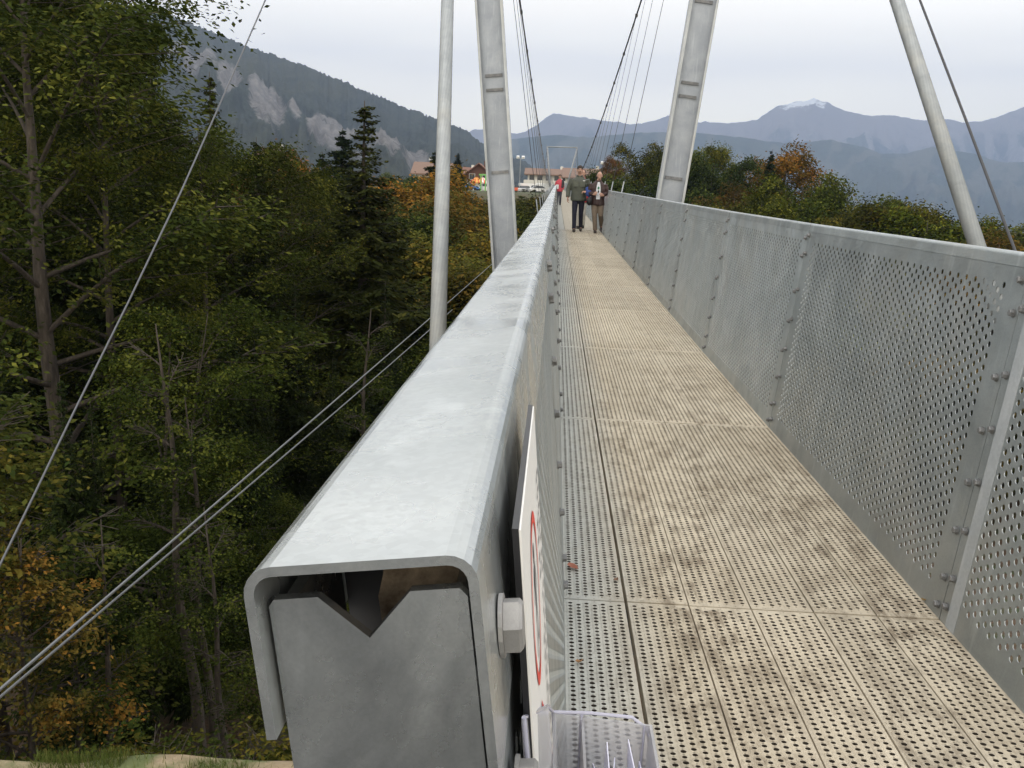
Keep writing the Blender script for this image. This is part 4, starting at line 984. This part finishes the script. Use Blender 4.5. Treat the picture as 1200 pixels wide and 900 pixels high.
house('grey-roofed house barely seen above the yellowing maple left of the strut pipe', 512, 222, 175, 7, 7, 3.2, 1.7, MW, MBR, False, 1, 3)
# parked cars
def car_parts(h=1.45, L__=4.3, van=False):
    wd = .86
    if van: prof = [(-2.4, .35), (2.35, .35), (2.4, .9), (1.95, 1.15), (1.3, 1.95), (1.1, 2.05), (-2.35, 2.05), (-2.4, 1.9)]
    else: prof = [(-2.1, .32), (2.1, .32), (2.15, .62), (1.95, .82), (1.05, .93), (-1.35, .95), (-2.0, .92), (-2.15, .7)]
    body = MB().prism([(a, b) for a, b in prof], -wd, wd, 'y')
    body = body.mesh('body')
    cab = None
    if not van: cab = MB().add([(x_, y_, z_) for (x_, z_, w__) in ((1.0, .931, .80), (.35, 1.40, .66), (-1.0, 1.42, .66), (-1.75, .951, .80)) for y_ in (-w__, w__)],
                               [(0, 1, 3, 2), (2, 3, 5, 4), (4, 5, 7, 6), (0, 2, 4, 6), (1, 7, 5, 3), (0, 6, 7, 1)]).mesh('windows', MGL)
    else: cab = MB().add([(1.99, -.78, 1.16), (1.99, .78, 1.16), (1.34, .74, 1.93), (1.34, -.74, 1.93), (1.0, -.875, 1.2), (1.7, -.875, 1.2), (1.35, -.875, 1.75), (1.0, -.875, 1.75)], [(0, 1, 2, 3), (4, 5, 6, 7)]).mesh('windows', MGL)
    whl = MB().prism([(.32*math.cos(a), .32*math.sin(a)) for a in np.arange(14)*2*math.pi/14], -.11, .11, 'y').mesh('wheel', mat('tyre', (.02, .02, .02), .8))
    rfm = MB().add([(.30, -.64, 1.415), (.30, .64, 1.415), (-.98, .64, 1.435), (-.98, -.64, 1.435)], [(0, 1, 2, 3)]).mesh('roof_panel') if not van else None
    lmp = MB().box(0, .05, -.16, .16, -.07, .07).mesh('headlight', mat('lamp_glass', (.8, .8, .8), .1))
    return body, cab, whl, rfm, lmp
CARS, VANS = car_parts(), car_parts(van=True)
def car(px, Y, c_, label, van=False, rz=0.0, s_=1.0):
    body, cab, whl, rfm, lmp = VANS if van else CARS
    p = at(px, 220, Y); root = empty('parked_van' if van else 'parked_car', (float(p[0]), Y, float(terrain(p[0], Y))-.02), (0, 0, rz)); root.scale = (s_,)*3
    tag(root, label, 'van' if van else 'car', 'cars parked on the far bank')
    mt = mat('car_paint', c_, .35); mt.node_tree.nodes['Principled BSDF'].inputs['Coat Weight'].default_value = .5
    b_ = body.copy(); b_.materials.append(mt); link('body', b_, None, root); link('windows', cab, None, root)
    if rfm: r_ = rfm.copy(); r_.materials.append(mt); link('roof_panel', r_, None, root)
    for x_ in (-1.35, 1.35):
        for y_ in (-.80, .80): link('wheel', whl, None, root, (x_, y_, .32))
    for y_ in (-.6, .6): link('headlight', lmp, None, root, (2.12 if not van else 2.37, y_, .7))
for a_ in ((517, 206, (.45, .46, .48), 'silver parked car, first to the right of the left strut pipe', False, .2), (524, 200, (.60, .60, .58), 'white parked car, second right of the strut pipe', False, -.1), (531, 208, (.05, .12, .35), 'blue parked car below the pyramid-shaped fir', False, .1),
           (538, 201, (.35, .38, .42), 'grey parked car beside the blue one', False, .3), (545, 207, (.70, .70, .70), 'white parked van in front of the red-roofed chalet', True, 0), (551, 199, (.06, .16, .42), 'bright blue parked car in front of the white van', False, -.2),
           (570, 206, (.66, .66, .64), 'white parked car just left of the left pylon', False, .1), (608, 205, (.70, .12, .04), 'red-orange parked car just right of the left pylon', False, .2), (616, 199, (.5, .50, .50), 'light grey parked car beside the red-orange car', False, 1.2),
           (621, 208, (.72, .72, .70), 'white parked van below the left corner of the white inn', True, .4), (628, 197, (.70, .70, .70), 'white parked car lower down the bank, left of the hangers', False, 1.4), (634, 206, (.10, .10, .11), 'black parked car below the white inn', False, .1),
           (640, 202, (.68, .68, .66), 'white parked van nearest the end of the bridge', True, .9), (633, 193, (.6, .6, .6), 'pale parked car at the very edge of the far bank', False, .3), (626, 214, (.30, .05, .04), 'dark red parked car behind the white vans', False, 0), (612, 213, (.55, .5, .3), 'beige parked car behind the red-orange one', False, .1)):
    car(a_[0], a_[1], a_[2], a_[3], a_[4], a_[5])
# striped fair tents
def tent(px, Y, c1, c2, label, w_=2.6, h_=1.9):
    p = at(px, 220, Y); root = empty('awning_tent', (float(p[0]), Y, float(terrain(p[0], Y)))); tag(root, label, 'tent')
    n = 6
    for i in range(n):
        a = -w_/2+w_*i/n; b = a+w_/n; mt = mat('canvas', c1 if i % 2 == 0 else c2, .8)
        MB().add([(a, -1.2, h_), (b, -1.2, h_), (b*.25, 0, h_+1.0), (a*.25, 0, h_+1.0), (a, 1.2, h_), (b, 1.2, h_), (a, -1.2, h_-.3), (b, -1.2, h_-.3)], [(0, 1, 2, 3), (3, 2, 5, 4), (6, 7, 1, 0)]).build('canvas_strip', mt, root)
    for x_ in (-w_/2+.05, w_/2-.05):
        for y_ in (-1.15, 1.15): MB().tube([(x_, y_, 0), (x_, y_, h_)], .05, 6).build('leg', MGY, root)
tent(558, 203, (.55, .12, .04), (.62, .36, .08), 'orange and red striped tent beside the blue parked car'); tent(565, 210, (.7, .1, .05), (.75, .73, .7), 'red and white striped tent just left of the left pylon')
p = at(566, 220, 196); gs = empty('play_frame', (float(p[0]), 196, float(terrain(p[0], 196)))); tag(gs, 'bright green frame standing between the tents, left of the left pylon', 'frame')
for x_ in (-.5, .5): MB().box(x_-.12, x_+.12, -.12, .12, 0, 3.2).build('upright', MGN, gs)
MB().box(-.9, .9, -.12, .12, 3.21, 3.5).build('top_beam', MGN, gs)
def lamp(px, py, Y, label):
    p = at(px, py, Y); zb = float(terrain(p[0], Y)); root = empty('floodlight', (float(p[0]), Y, zb)); tag(root, label, 'floodlight'); h_ = float(p[2])-zb
    MB().tube([(0, 0, 0), (0, 0, h_)], [.06, .04], 8).build('pole', MGY, root); MB().box(-.7, .7, -.03, .03, h_-.03, h_+.03).build('crossarm', MGY, root)
    for x_ in (-.55, .55): MB().add([(x_-.35, -.12, h_+.05), (x_+.35, -.12, h_+.05), (x_+.35, .12, h_+.15), (x_-.35, .12, h_+.15), (x_-.3, -.35, h_+.45), (x_+.3, -.35, h_+.45), (x_+.3, .05, h_+.62), (x_-.3, .05, h_+.62)], [(0, 3, 2, 1), (4, 5, 6, 7), (0, 1, 5, 4), (1, 2, 6, 5), (2, 3, 7, 6), (3, 0, 4, 7)]).build('lamp_head', mat('lamp_white', (.85, .85, .85), .3), root)
lamp(508, 188, 185, 'tall floodlight pole with two white heads, left of the left strut pipe'); lamp(610, 186, 198, 'tall floodlight pole with two white heads right of the left pylon'); lamp(709, 193, 190, 'tall floodlight pole with two white heads right of the walkers')

# ------------------------------------------------------------------ walkers
SKIN = mat('skin', (.40, .235, .175), .6); SKIN.node_tree.nodes['Principled BSDF'].inputs['Subsurface Weight'].default_value = .1
def cloth(nm, c, rough=.85, sc_=35):
    m = mat(nm, c, rough); t = NT(m); n_ = t.noise(t.coord(), sc_*.3, 5, .6)
    t.l(t.mix(.5, c, t.ramp(n_, [(.3, .65), (.7, 1.25)]), 'MULTIPLY'), t.b.inputs['Base Color']); t.bump(t.noise(t.coord(), 9, 4, .6), .7, .03); return m
def hand(b, wr, dirn, palm_n, side, s_=1.0, curl=.5):
    """palm and five separate fingers, curled"""
    d = Vector(dirn).normalized(); n = Vector(palm_n).normalized(); n = (n-d*n.dot(d)).normalized(); t_ = d.cross(n)*side; w0 = Vector(wr)
    for k_ in range(4):
        o = t_*(-.030+.020*k_)*s_; b.tube([w0+o*.5, w0+d*.05*s_+o, w0+d*.088*s_+o], [.016*s_, .0145*s_, .012*s_], 8)
        ln = (.066, .078, .073, .058)[3-k_]*s_; p0 = w0+d*.085*s_+o; p1 = p0+(d*math.cos(curl*.5)+n*math.sin(curl*.5))*ln*.45
        p2 = p1+(d*math.cos(curl*1.3)+n*math.sin(curl*1.3))*ln*.32; p3 = p2+(d*math.cos(curl*2.1)+n*math.sin(curl*2.1))*ln*.25
        b.tube([p0, p1, p2, p3], [.0098*s_, .0092*s_, .0085*s_, .0065*s_], 8)
    q = w0+d*.03*s_+t_*.032*s_; q1 = q+(d*.6+t_*.65+n*.25).normalized()*.034*s_; q2 = q1+(d*.9+t_*.15+n*.45).normalized()*.028*s_
    b.tube([w0+d*.012*s_+t_*.015*s_, q, q1, q2], [.015*s_, .0125*s_, .0105*s_, .008*s_], 8)
def person(label, loc, J, top, topcol, trous, hair, H=1.78, shoes=(.03, .025, .02), hairstyle='short', jr=1.0, yaw=0, mous=False, group=None, open_front=None, legr=1.0):
    root = empty('person', loc, (0, 0, yaw)); k = H/1.78; root.scale = (k, k, k); tag(root, label, 'person', group)
    hx, hy, hz_ = J.get('head', (0, -.02, 1.665))
    b = MB(); hc = Vector((hx, hy, hz_))
    b.ell(hc+Vector((0, .005, .015)), (.074, .092, .098), 20, 14); b.ell(hc+Vector((0, -.022, -.045)), (.056, .066, .068), 16, 12)     # skull, jaw
    b.tube([hc+Vector((0, -.088, .012)), hc+Vector((0, -.104, -.022))], [.009, .014], 8)                                              # nose
    for s_ in (-1, 1):
        b.ell(hc+Vector((s_*.077, .01, -.012)), (.010, .020, .030), 10, 8)                                                            # ears
        b.ell(hc+Vector((s_*.036, -.068, -.028)), (.020, .018, .018), 8, 6)                                                           # cheeks
    b.tube([hc+Vector((-.034, -.080, .032)), hc+Vector((0, -.088, .034)), hc+Vector((.034, -.080, .032))], .009, 8)                   # brow
    b.tube([hc+Vector((-.02, -.082, -.062)), hc+Vector((.02, -.082, -.062))], .0075, 8)                                               # lips
    b.tube([hc+Vector((0, .01, -.05)), (0, .01, 1.47)], [.052, .062], 12)
    b.loft([(0, 0, .90, .13, .09), (0, 0, 1.1, .12, .08), (0, 0, 1.3, .14, .09), (0, 0, 1.44, .12, .07), (0, 0, 1.49, .06, .05)])
    for s_, sd_ in (('L', -1), ('R', 1)):
        sh_, el, wr = J['sh'+s_], J['el'+s_], J['wr'+s_]
        b.tube([sh_, el, wr], [.045, .036, .026], 10); hip, kn, an = J['hip'+s_], J['kn'+s_], J['an'+s_]
        b.tube([hip, kn, an, tuple(Vector(an)+Vector((0, -.08, -.05)))], [.07, .048, .034, .03], 10)
        hand(b, wr, J['hd'+s_], J['pn'+s_], sd_, 1.0, J.get('curl'+s_, .5))
    body = remesh(b.build('body', SKIN, root), .0065, 2, .4)
    # trousers
    c = MB(); c.loft([(0, 0, .80, .11, .09), (0, 0, .88, .165*jr, .12), (0, 0, 1.0, .16*jr, .115), (0, 0, 1.04, .15*jr, .11)])
    for s_ in 'LR':
        hip, kn, an = (Vector(J[a+s_]) for a in ('hip', 'kn', 'an'))
        c.tube([hip+Vector((0, 0, .02)), hip.lerp(kn, .5), kn, kn.lerp(an, .5), an+Vector((0, -.005, -.015))], [.098*legr, .088*legr, .070*legr, .064*legr, .062*legr], 12)
    remesh(c.build('trousers', cloth('trousers_cloth', trous), root), .011, 3, .4)
    # jacket
    c = MB(); hm_ = J.get('hem', .86)
    c.loft([(0, 0, hm_, .205*jr, .145), (0, 0, hm_+.05, .212*jr, .15), (0, 0, 1.08, .195*jr, .14), (0, -.005, 1.28, .215*jr, .145), (0, 0, 1.40, .205*jr, .115), (0, 0, 1.465, .13, .085), (0, .005, 1.52, .075, .070)], 20)
    for s_ in 'LR':
        sh_, el, wr = (Vector(J[a+s_]) for a in ('sh', 'el', 'wr'))
        c.tube([sh_, sh_.lerp(el, .5), el, el.lerp(wr, .5), el.lerp(wr, .93)], [.082, .074*jr, .064*jr, .060, .052], 12)
    remesh(c.build(top, cloth(top+'_cloth', topcol, .6), root), .011, 2, .4)
    cl = MB(); cl.tube([(.075*math.cos(a), .005+.07*math.sin(a)-.015, 1.525-.02*(math.sin(a) < -.5)) for a in np.linspace(-1.2, math.pi+1.2, 14)], .017, 8)
    cl.build('collar', cloth('collar_cloth', tuple(x*.8 for x in topcol), .6), root, True)
    # hair, eyes, shoes
    hb = MB()
    if hairstyle == 'short': hb.ell(hc+Vector((0, .010, .046)), (.0835, .094, .086), 18, 12)
    elif hairstyle == 'thin': hb.ell(hc+Vector((0, .035, .012)), (.0795, .076, .080), 18, 12)
    elif hairstyle == 'bob': hb.ell(hc+Vector((0, .03, .028)), (.090, .092, .100), 18, 12); hb.ell(hc+Vector((0, .055, -.07)), (.085, .06, .10), 14, 10)
    hb.build('hair', cloth('hair_strands', hair, .8, 90), root, True)
    me_ = mat('eye_dark', (.02, .015, .012), .3)
    for s_ in (-1, 1): MB().ell(hc+Vector((s_*.030, -.0815, .012)), (.012, .006, .0065), 10, 6).build('eye', me_, root, True)
    if mous: MB().tube([hc+Vector((-.030, -.092, -.050)), hc+Vector((0, -.100, -.043)), hc+Vector((.030, -.092, -.050))], [.006, .011, .006], 8).build('moustache', cloth('moustache_hair', (.12, .08, .06)), root, True)
    for s_ in 'LR':
        an = Vector(J['an'+s_]); sh2 = MB(); up_ = J.get('toe'+s_, 0)
        sh2.tube([an+Vector((0, .05, -.055)), an+Vector((0, 0, -.048)), an+Vector((0, -.10, -.062-up_)), an+Vector((0, -.175, -.070-up_*1.6))], [.036, .050, .044, .028], 12)
        sh2.box(an.x-.045, an.x+.045, an.y-.17, an.y+.07, an.z-.10, an.z-.085) if up_ == 0 else None
        remesh(sh2.build('shoe', mat('shoe_leather', shoes, .6), root), .010, 2, .4)
    return root
def ground_at(px, py):
    """foot point on the sloping deck below a pixel"""
    Y = 20.0
    for _ in range(30):
        d = ray(px, py); Y = float((row_z(Y)-CAM[2])/(d[2]/d[1]))
    p = CAM+d*(Y/d[1]); return float(p[0]), Y, row_z(Y)
x_, y_, z_ = ground_at(671, 271.5)
J1 = dict(shL=(-.195, 0, 1.42), elL=(-.29, .01, 1.15), wrL=(-.30, -.08, .92), hdL=(0, -.1, -1), pnL=(1, -.3, 0), curlL=.6,
          shR=(.195, 0, 1.42), elR=(.29, .03, 1.17), wrR=(.20, -.19, 1.10), hdR=(-1, -.25, -.05), pnR=(0, .3, -1), curlR=.9,
          hipL=(-.09, 0, .90), knL=(-.10, -.10, .50), anL=(-.09, -.16, .10), hipR=(.09, 0, .90), knR=(.085, .03, .50), anR=(.10, .20, .135), toeR=.02, hem=.84)
pm1 = person('man in a grey-green rain jacket and navy trousers walking near the left parapet', (x_+.12, y_, z_), J1, 'jacket', (.060, .066, .050), (.012, .013, .028), (.030, .021, .017), 1.79, mous=True, jr=1.06, shoes=(.045, .035, .028), legr=.93)
for sx_ in (-.095, .085): MB().box(sx_-.065, sx_+.065, -.162, -.148, 1.22, 1.36).build('chest_pocket', cloth('pocket_cloth', (.075, .082, .062), .6), pm1)
MB().box(.09, .15, -.160, -.150, 1.375, 1.392).build('chest_tab', mat('tab_white', (.7, .7, .7), .6), pm1)
bd = MB(); bd.ell((.27, -.20, 1.07), (.10, .09, .11), 14, 10); bd.ell((.33, -.15, 1.14), (.08, .08, .09), 12, 8); bd.ell((.24, -.15, 1.17), (.08, .07, .07), 12, 8)
bo = remesh(bd.build('bundle', cloth('blue_cloth', (.03, .06, .22)), None), .012, 1, .4); bo.location = (x_+.12, y_, z_)
tag(bo, 'rolled blue jacket held against his side by the man in grey-green', 'jacket')
x2, y2, z2 = ground_at(696.5, 273)
J2 = dict(shL=(-.185, 0, 1.41), elL=(-.27, .02, 1.16), wrL=(-.135, -.20, 1.11), hdL=(.6, -.3, .5), pnL=(.3, 1, 0), curlL=1.3,
          shR=(.185, 0, 1.41), elR=(.27, .02, 1.17), wrR=(.145, -.20, 1.09), hdR=(-.6, -.3, .35), pnR=(-.3, 1, 0), curlR=1.3,
          hipL=(-.09, 0, .90), knL=(-.07, -.10, .50), anL=(-.03, -.12, .10), hipR=(.09, 0, .90), knR=(.11, -.06, .52), anR=(.17, .22, .22), toeR=.07, hem=.80, head=(.02, -.03, 1.655))
pm2 = person('older balding man in an open brown leather jacket walking by the right parapet', (x2+.04, y2, z2), J2, 'jacket', (.040, .018, .016), (.17, .13, .095), (.22, .19, .17), 1.66, hairstyle='thin', jr=1.0, legr=1.08, shoes=(.03, .018, .014))
tee = MB()
tee.add([(x_*f_, -.152-.004*(1-abs(x_)/.07), z__) for z__, f_ in ((.98, .8), (1.1, 1.0), (1.25, 1.0), (1.40, .75), (1.47, .45)) for x_ in (-.065, -.02, .02, .065)], [(r_*4+c_, r_*4+c_+1, r_*4+c_+5, r_*4+c_+4) for r_ in range(4) for c_ in range(3)])
to = tee.build('tee_shirt', cloth('white_cotton', (.62, .64, .68)), pm2); md = to.modifiers.new('t', 'SOLIDIFY'); md.thickness = .01
MB().ell((.0, -.158, 1.30), (.030, .006, .045), 10, 8).build('print', mat('print_green', (.03, .16, .10), .7), pm2); MB().box(-.018, .022, -.164, -.158, 1.17, 1.235).build('print', mat('print_black', (.02, .02, .02), .7), pm2)
for s_ in (-1, 1): MB().add([(s_*.068, -.150, .83), (s_*.105, -.154, .83), (s_*.105, -.156, 1.38), (s_*.05, -.130, 1.50), (s_*.035, -.145, 1.47), (s_*.068, -.160, 1.36)], [(0, 1, 2, 3, 4, 5)]).build('lapel', cloth('lapel_leather', (.032, .015, .013), .5), pm2)
bg = MB(); bg.ell((-.245, -.13, .92), (.085, .10, .13), 14, 10); bg.box(-.31, -.18, -.2, -.06, .84, 1.0); bo = remesh(bg.build('shoulder_bag', mat('bag_black', (.012, .012, .014), .6), None), .012, 2, .5)
bo.location = (x2+.04, y2, z2); bo.scale = (.93,)*3; tag(bo, 'black bag hanging at the hip of the older man in the brown leather jacket', 'bag')
# woman behind them
J3 = dict(shL=(-.17, 0, 1.38), elL=(-.22, .02, 1.12), wrL=(-.20, -.12, .95), hdL=(0, -.3, -1), pnL=(1, 0, 0), shR=(.17, 0, 1.38), elR=(.23, .02, 1.12), wrR=(.20, -.13, .92), hdR=(0, -.3, -1), pnR=(-1, 0, 0),
          hipL=(-.08, 0, .88), knL=(-.08, -.08, .48), anL=(-.08, -.05, .10), hipR=(.08, 0, .88), knR=(.08, 0, .48), anR=(.08, .12, .12), hem=.80)
y3 = 27.6; p = at(680.5, 240, y3)
person('dark-haired woman in a red jacket, mostly hidden behind the man in grey-green', (float(p[0])+.02, y3, row_z(y3)), J3, 'jacket', (.50, .03, .05), (.50, .47, .42), (.03, .015, .012), 1.72, hairstyle='bob')
y4 = 54.0; p = at(652.5, 226, y4)
p4 = person('distant walker in a red and white top beside the left parapet', (float(p[0])+.14, y4, row_z(y4)), J3, 'jacket', (.42, .04, .06), (.05, .05, .07), (.05, .03, .02), 1.74, hairstyle='short')
rk = MB(); rk.ell((.16, .0, 1.22), (.12, .14, .24), 14, 10); rk.ell((.17, -.08, 1.08), (.09, .08, .12), 12, 8); ro = remesh(rk.build('backpack', mat('pack_black', (.015, .015, .018), .7), None), .015, 2, .5)
ro.location = p4.location; tag(ro, 'black backpack carried by the distant walker in the red and white top', 'backpack')
MB().box(-.20, -.05, -.16, -.145, .95, 1.2).build('white_panel', cloth('white_cloth', (.6, .6, .6)), p4)

# ------------------------------------------------------------------ grass and leaves
def grass():
    rs = np.random.default_rng(9); n = 60000
    x = rs.uniform(-8, -.6, n); y = rs.uniform(5.6, 8.0, n)
    keep = (vnoise(x*1.4+5, y*1.4) > .56) | (rs.random(n) < .04); x = x[keep]; y = y[keep]; n = len(x)
    z = terrain(x, y)-.01; h = rs.uniform(.03, .10, n)*(1+.8*vnoise(x*3, y*3)); a = rs.random(n)*6.28
    bx_ = np.cos(a)*.004; by_ = np.sin(a)*.004; lx_ = rs.normal(0, .03, n); ly_ = rs.normal(0, .03, n)
    V = np.stack([np.stack([x-bx_, y-by_, z], -1), np.stack([x+bx_, y+by_, z], -1), np.stack([x+lx_, y+ly_, z+h], -1)], 1).reshape(-1, 3)
    return npmesh('grass', V, np.arange(3*n).reshape(n, 3), False, np.clip(rs.normal(.5, .2, n), 0, 1))
MT['grass'] = leafmat('grass_blades', (.05, .07, .015), (.11, .15, .035), (.26, .22, .09))
tag(link('grass', grass(), MT['grass']), 'thin patchy grass on the sandy strip at the bottom left', kind='stuff')
mlf = mat('dry_leaf', (.30, .10, .05), .7)
def dleaf(x, y, s_, lb, c_):
    b = MB(); n = 7; rs = np.random.default_rng(int(x*999+y*77))
    P = [(0, 0, .002)]+[(s_*(.5+.5*rs.random())*math.cos(a), s_*.6*(.6+.4*rs.random())*math.sin(a), .002+.012*rs.random()) for a in np.linspace(0, 2*math.pi, n, endpoint=False)]
    b.add(P, [(0, i+1, (i+1) % n+1) for i in range(n)])
    mt = mat('dry_leaf', c_, .7); o = b.build('fallen_leaf', mt, None, False, (x, y, row_z(y)+.004), (0, 0, random.random()*6)); tag(o, lb, 'leaf')
q = ray(667, 668); q = CAM+q*(-CAM[2]/q[2]); dleaf(float(q[0])+.01, float(q[1]), .034, 'curled reddish dead leaf against the foot of the left parapet', (.35, .13, .08))
for px, py, c_, lb in ((678, 780, (.40, .22, .10), 'tiny tan leaf scrap on the first deck plank near the leaflet box'), (1082, 707, (.45, .30, .10), 'tiny yellowish leaf at the foot of the right parapet near the plank joint'), (722, 683, (.22, .12, .07), 'small brown leaf beside the first dark plank seam')):
    q = ray(px, py); q = CAM+q*(-CAM[2]/q[2]); dleaf(float(q[0]), float(q[1]), .016, lb, c_)

# ------------------------------------------------------------------ haze
hz = MB().box(-14500, 14500, -300, 14000, -620, 1950).mesh('haze')
hm = bpy.data.materials.new('haze'); hm.use_nodes = True; n_ = hm.node_tree; n_.nodes.clear()
o_ = n_.nodes.new('ShaderNodeOutputMaterial'); v_ = n_.nodes.new('ShaderNodeVolumePrincipled')
v_.inputs['Color'].default_value = (.50, .65, .97, 1); v_.inputs['Density'].default_value = HAZE_D; v_.inputs['Anisotropy'].default_value = .0
n_.links.new(v_.outputs[0], o_.inputs['Volume'])
tag(link('haze', hz, hm), kind='stuff')
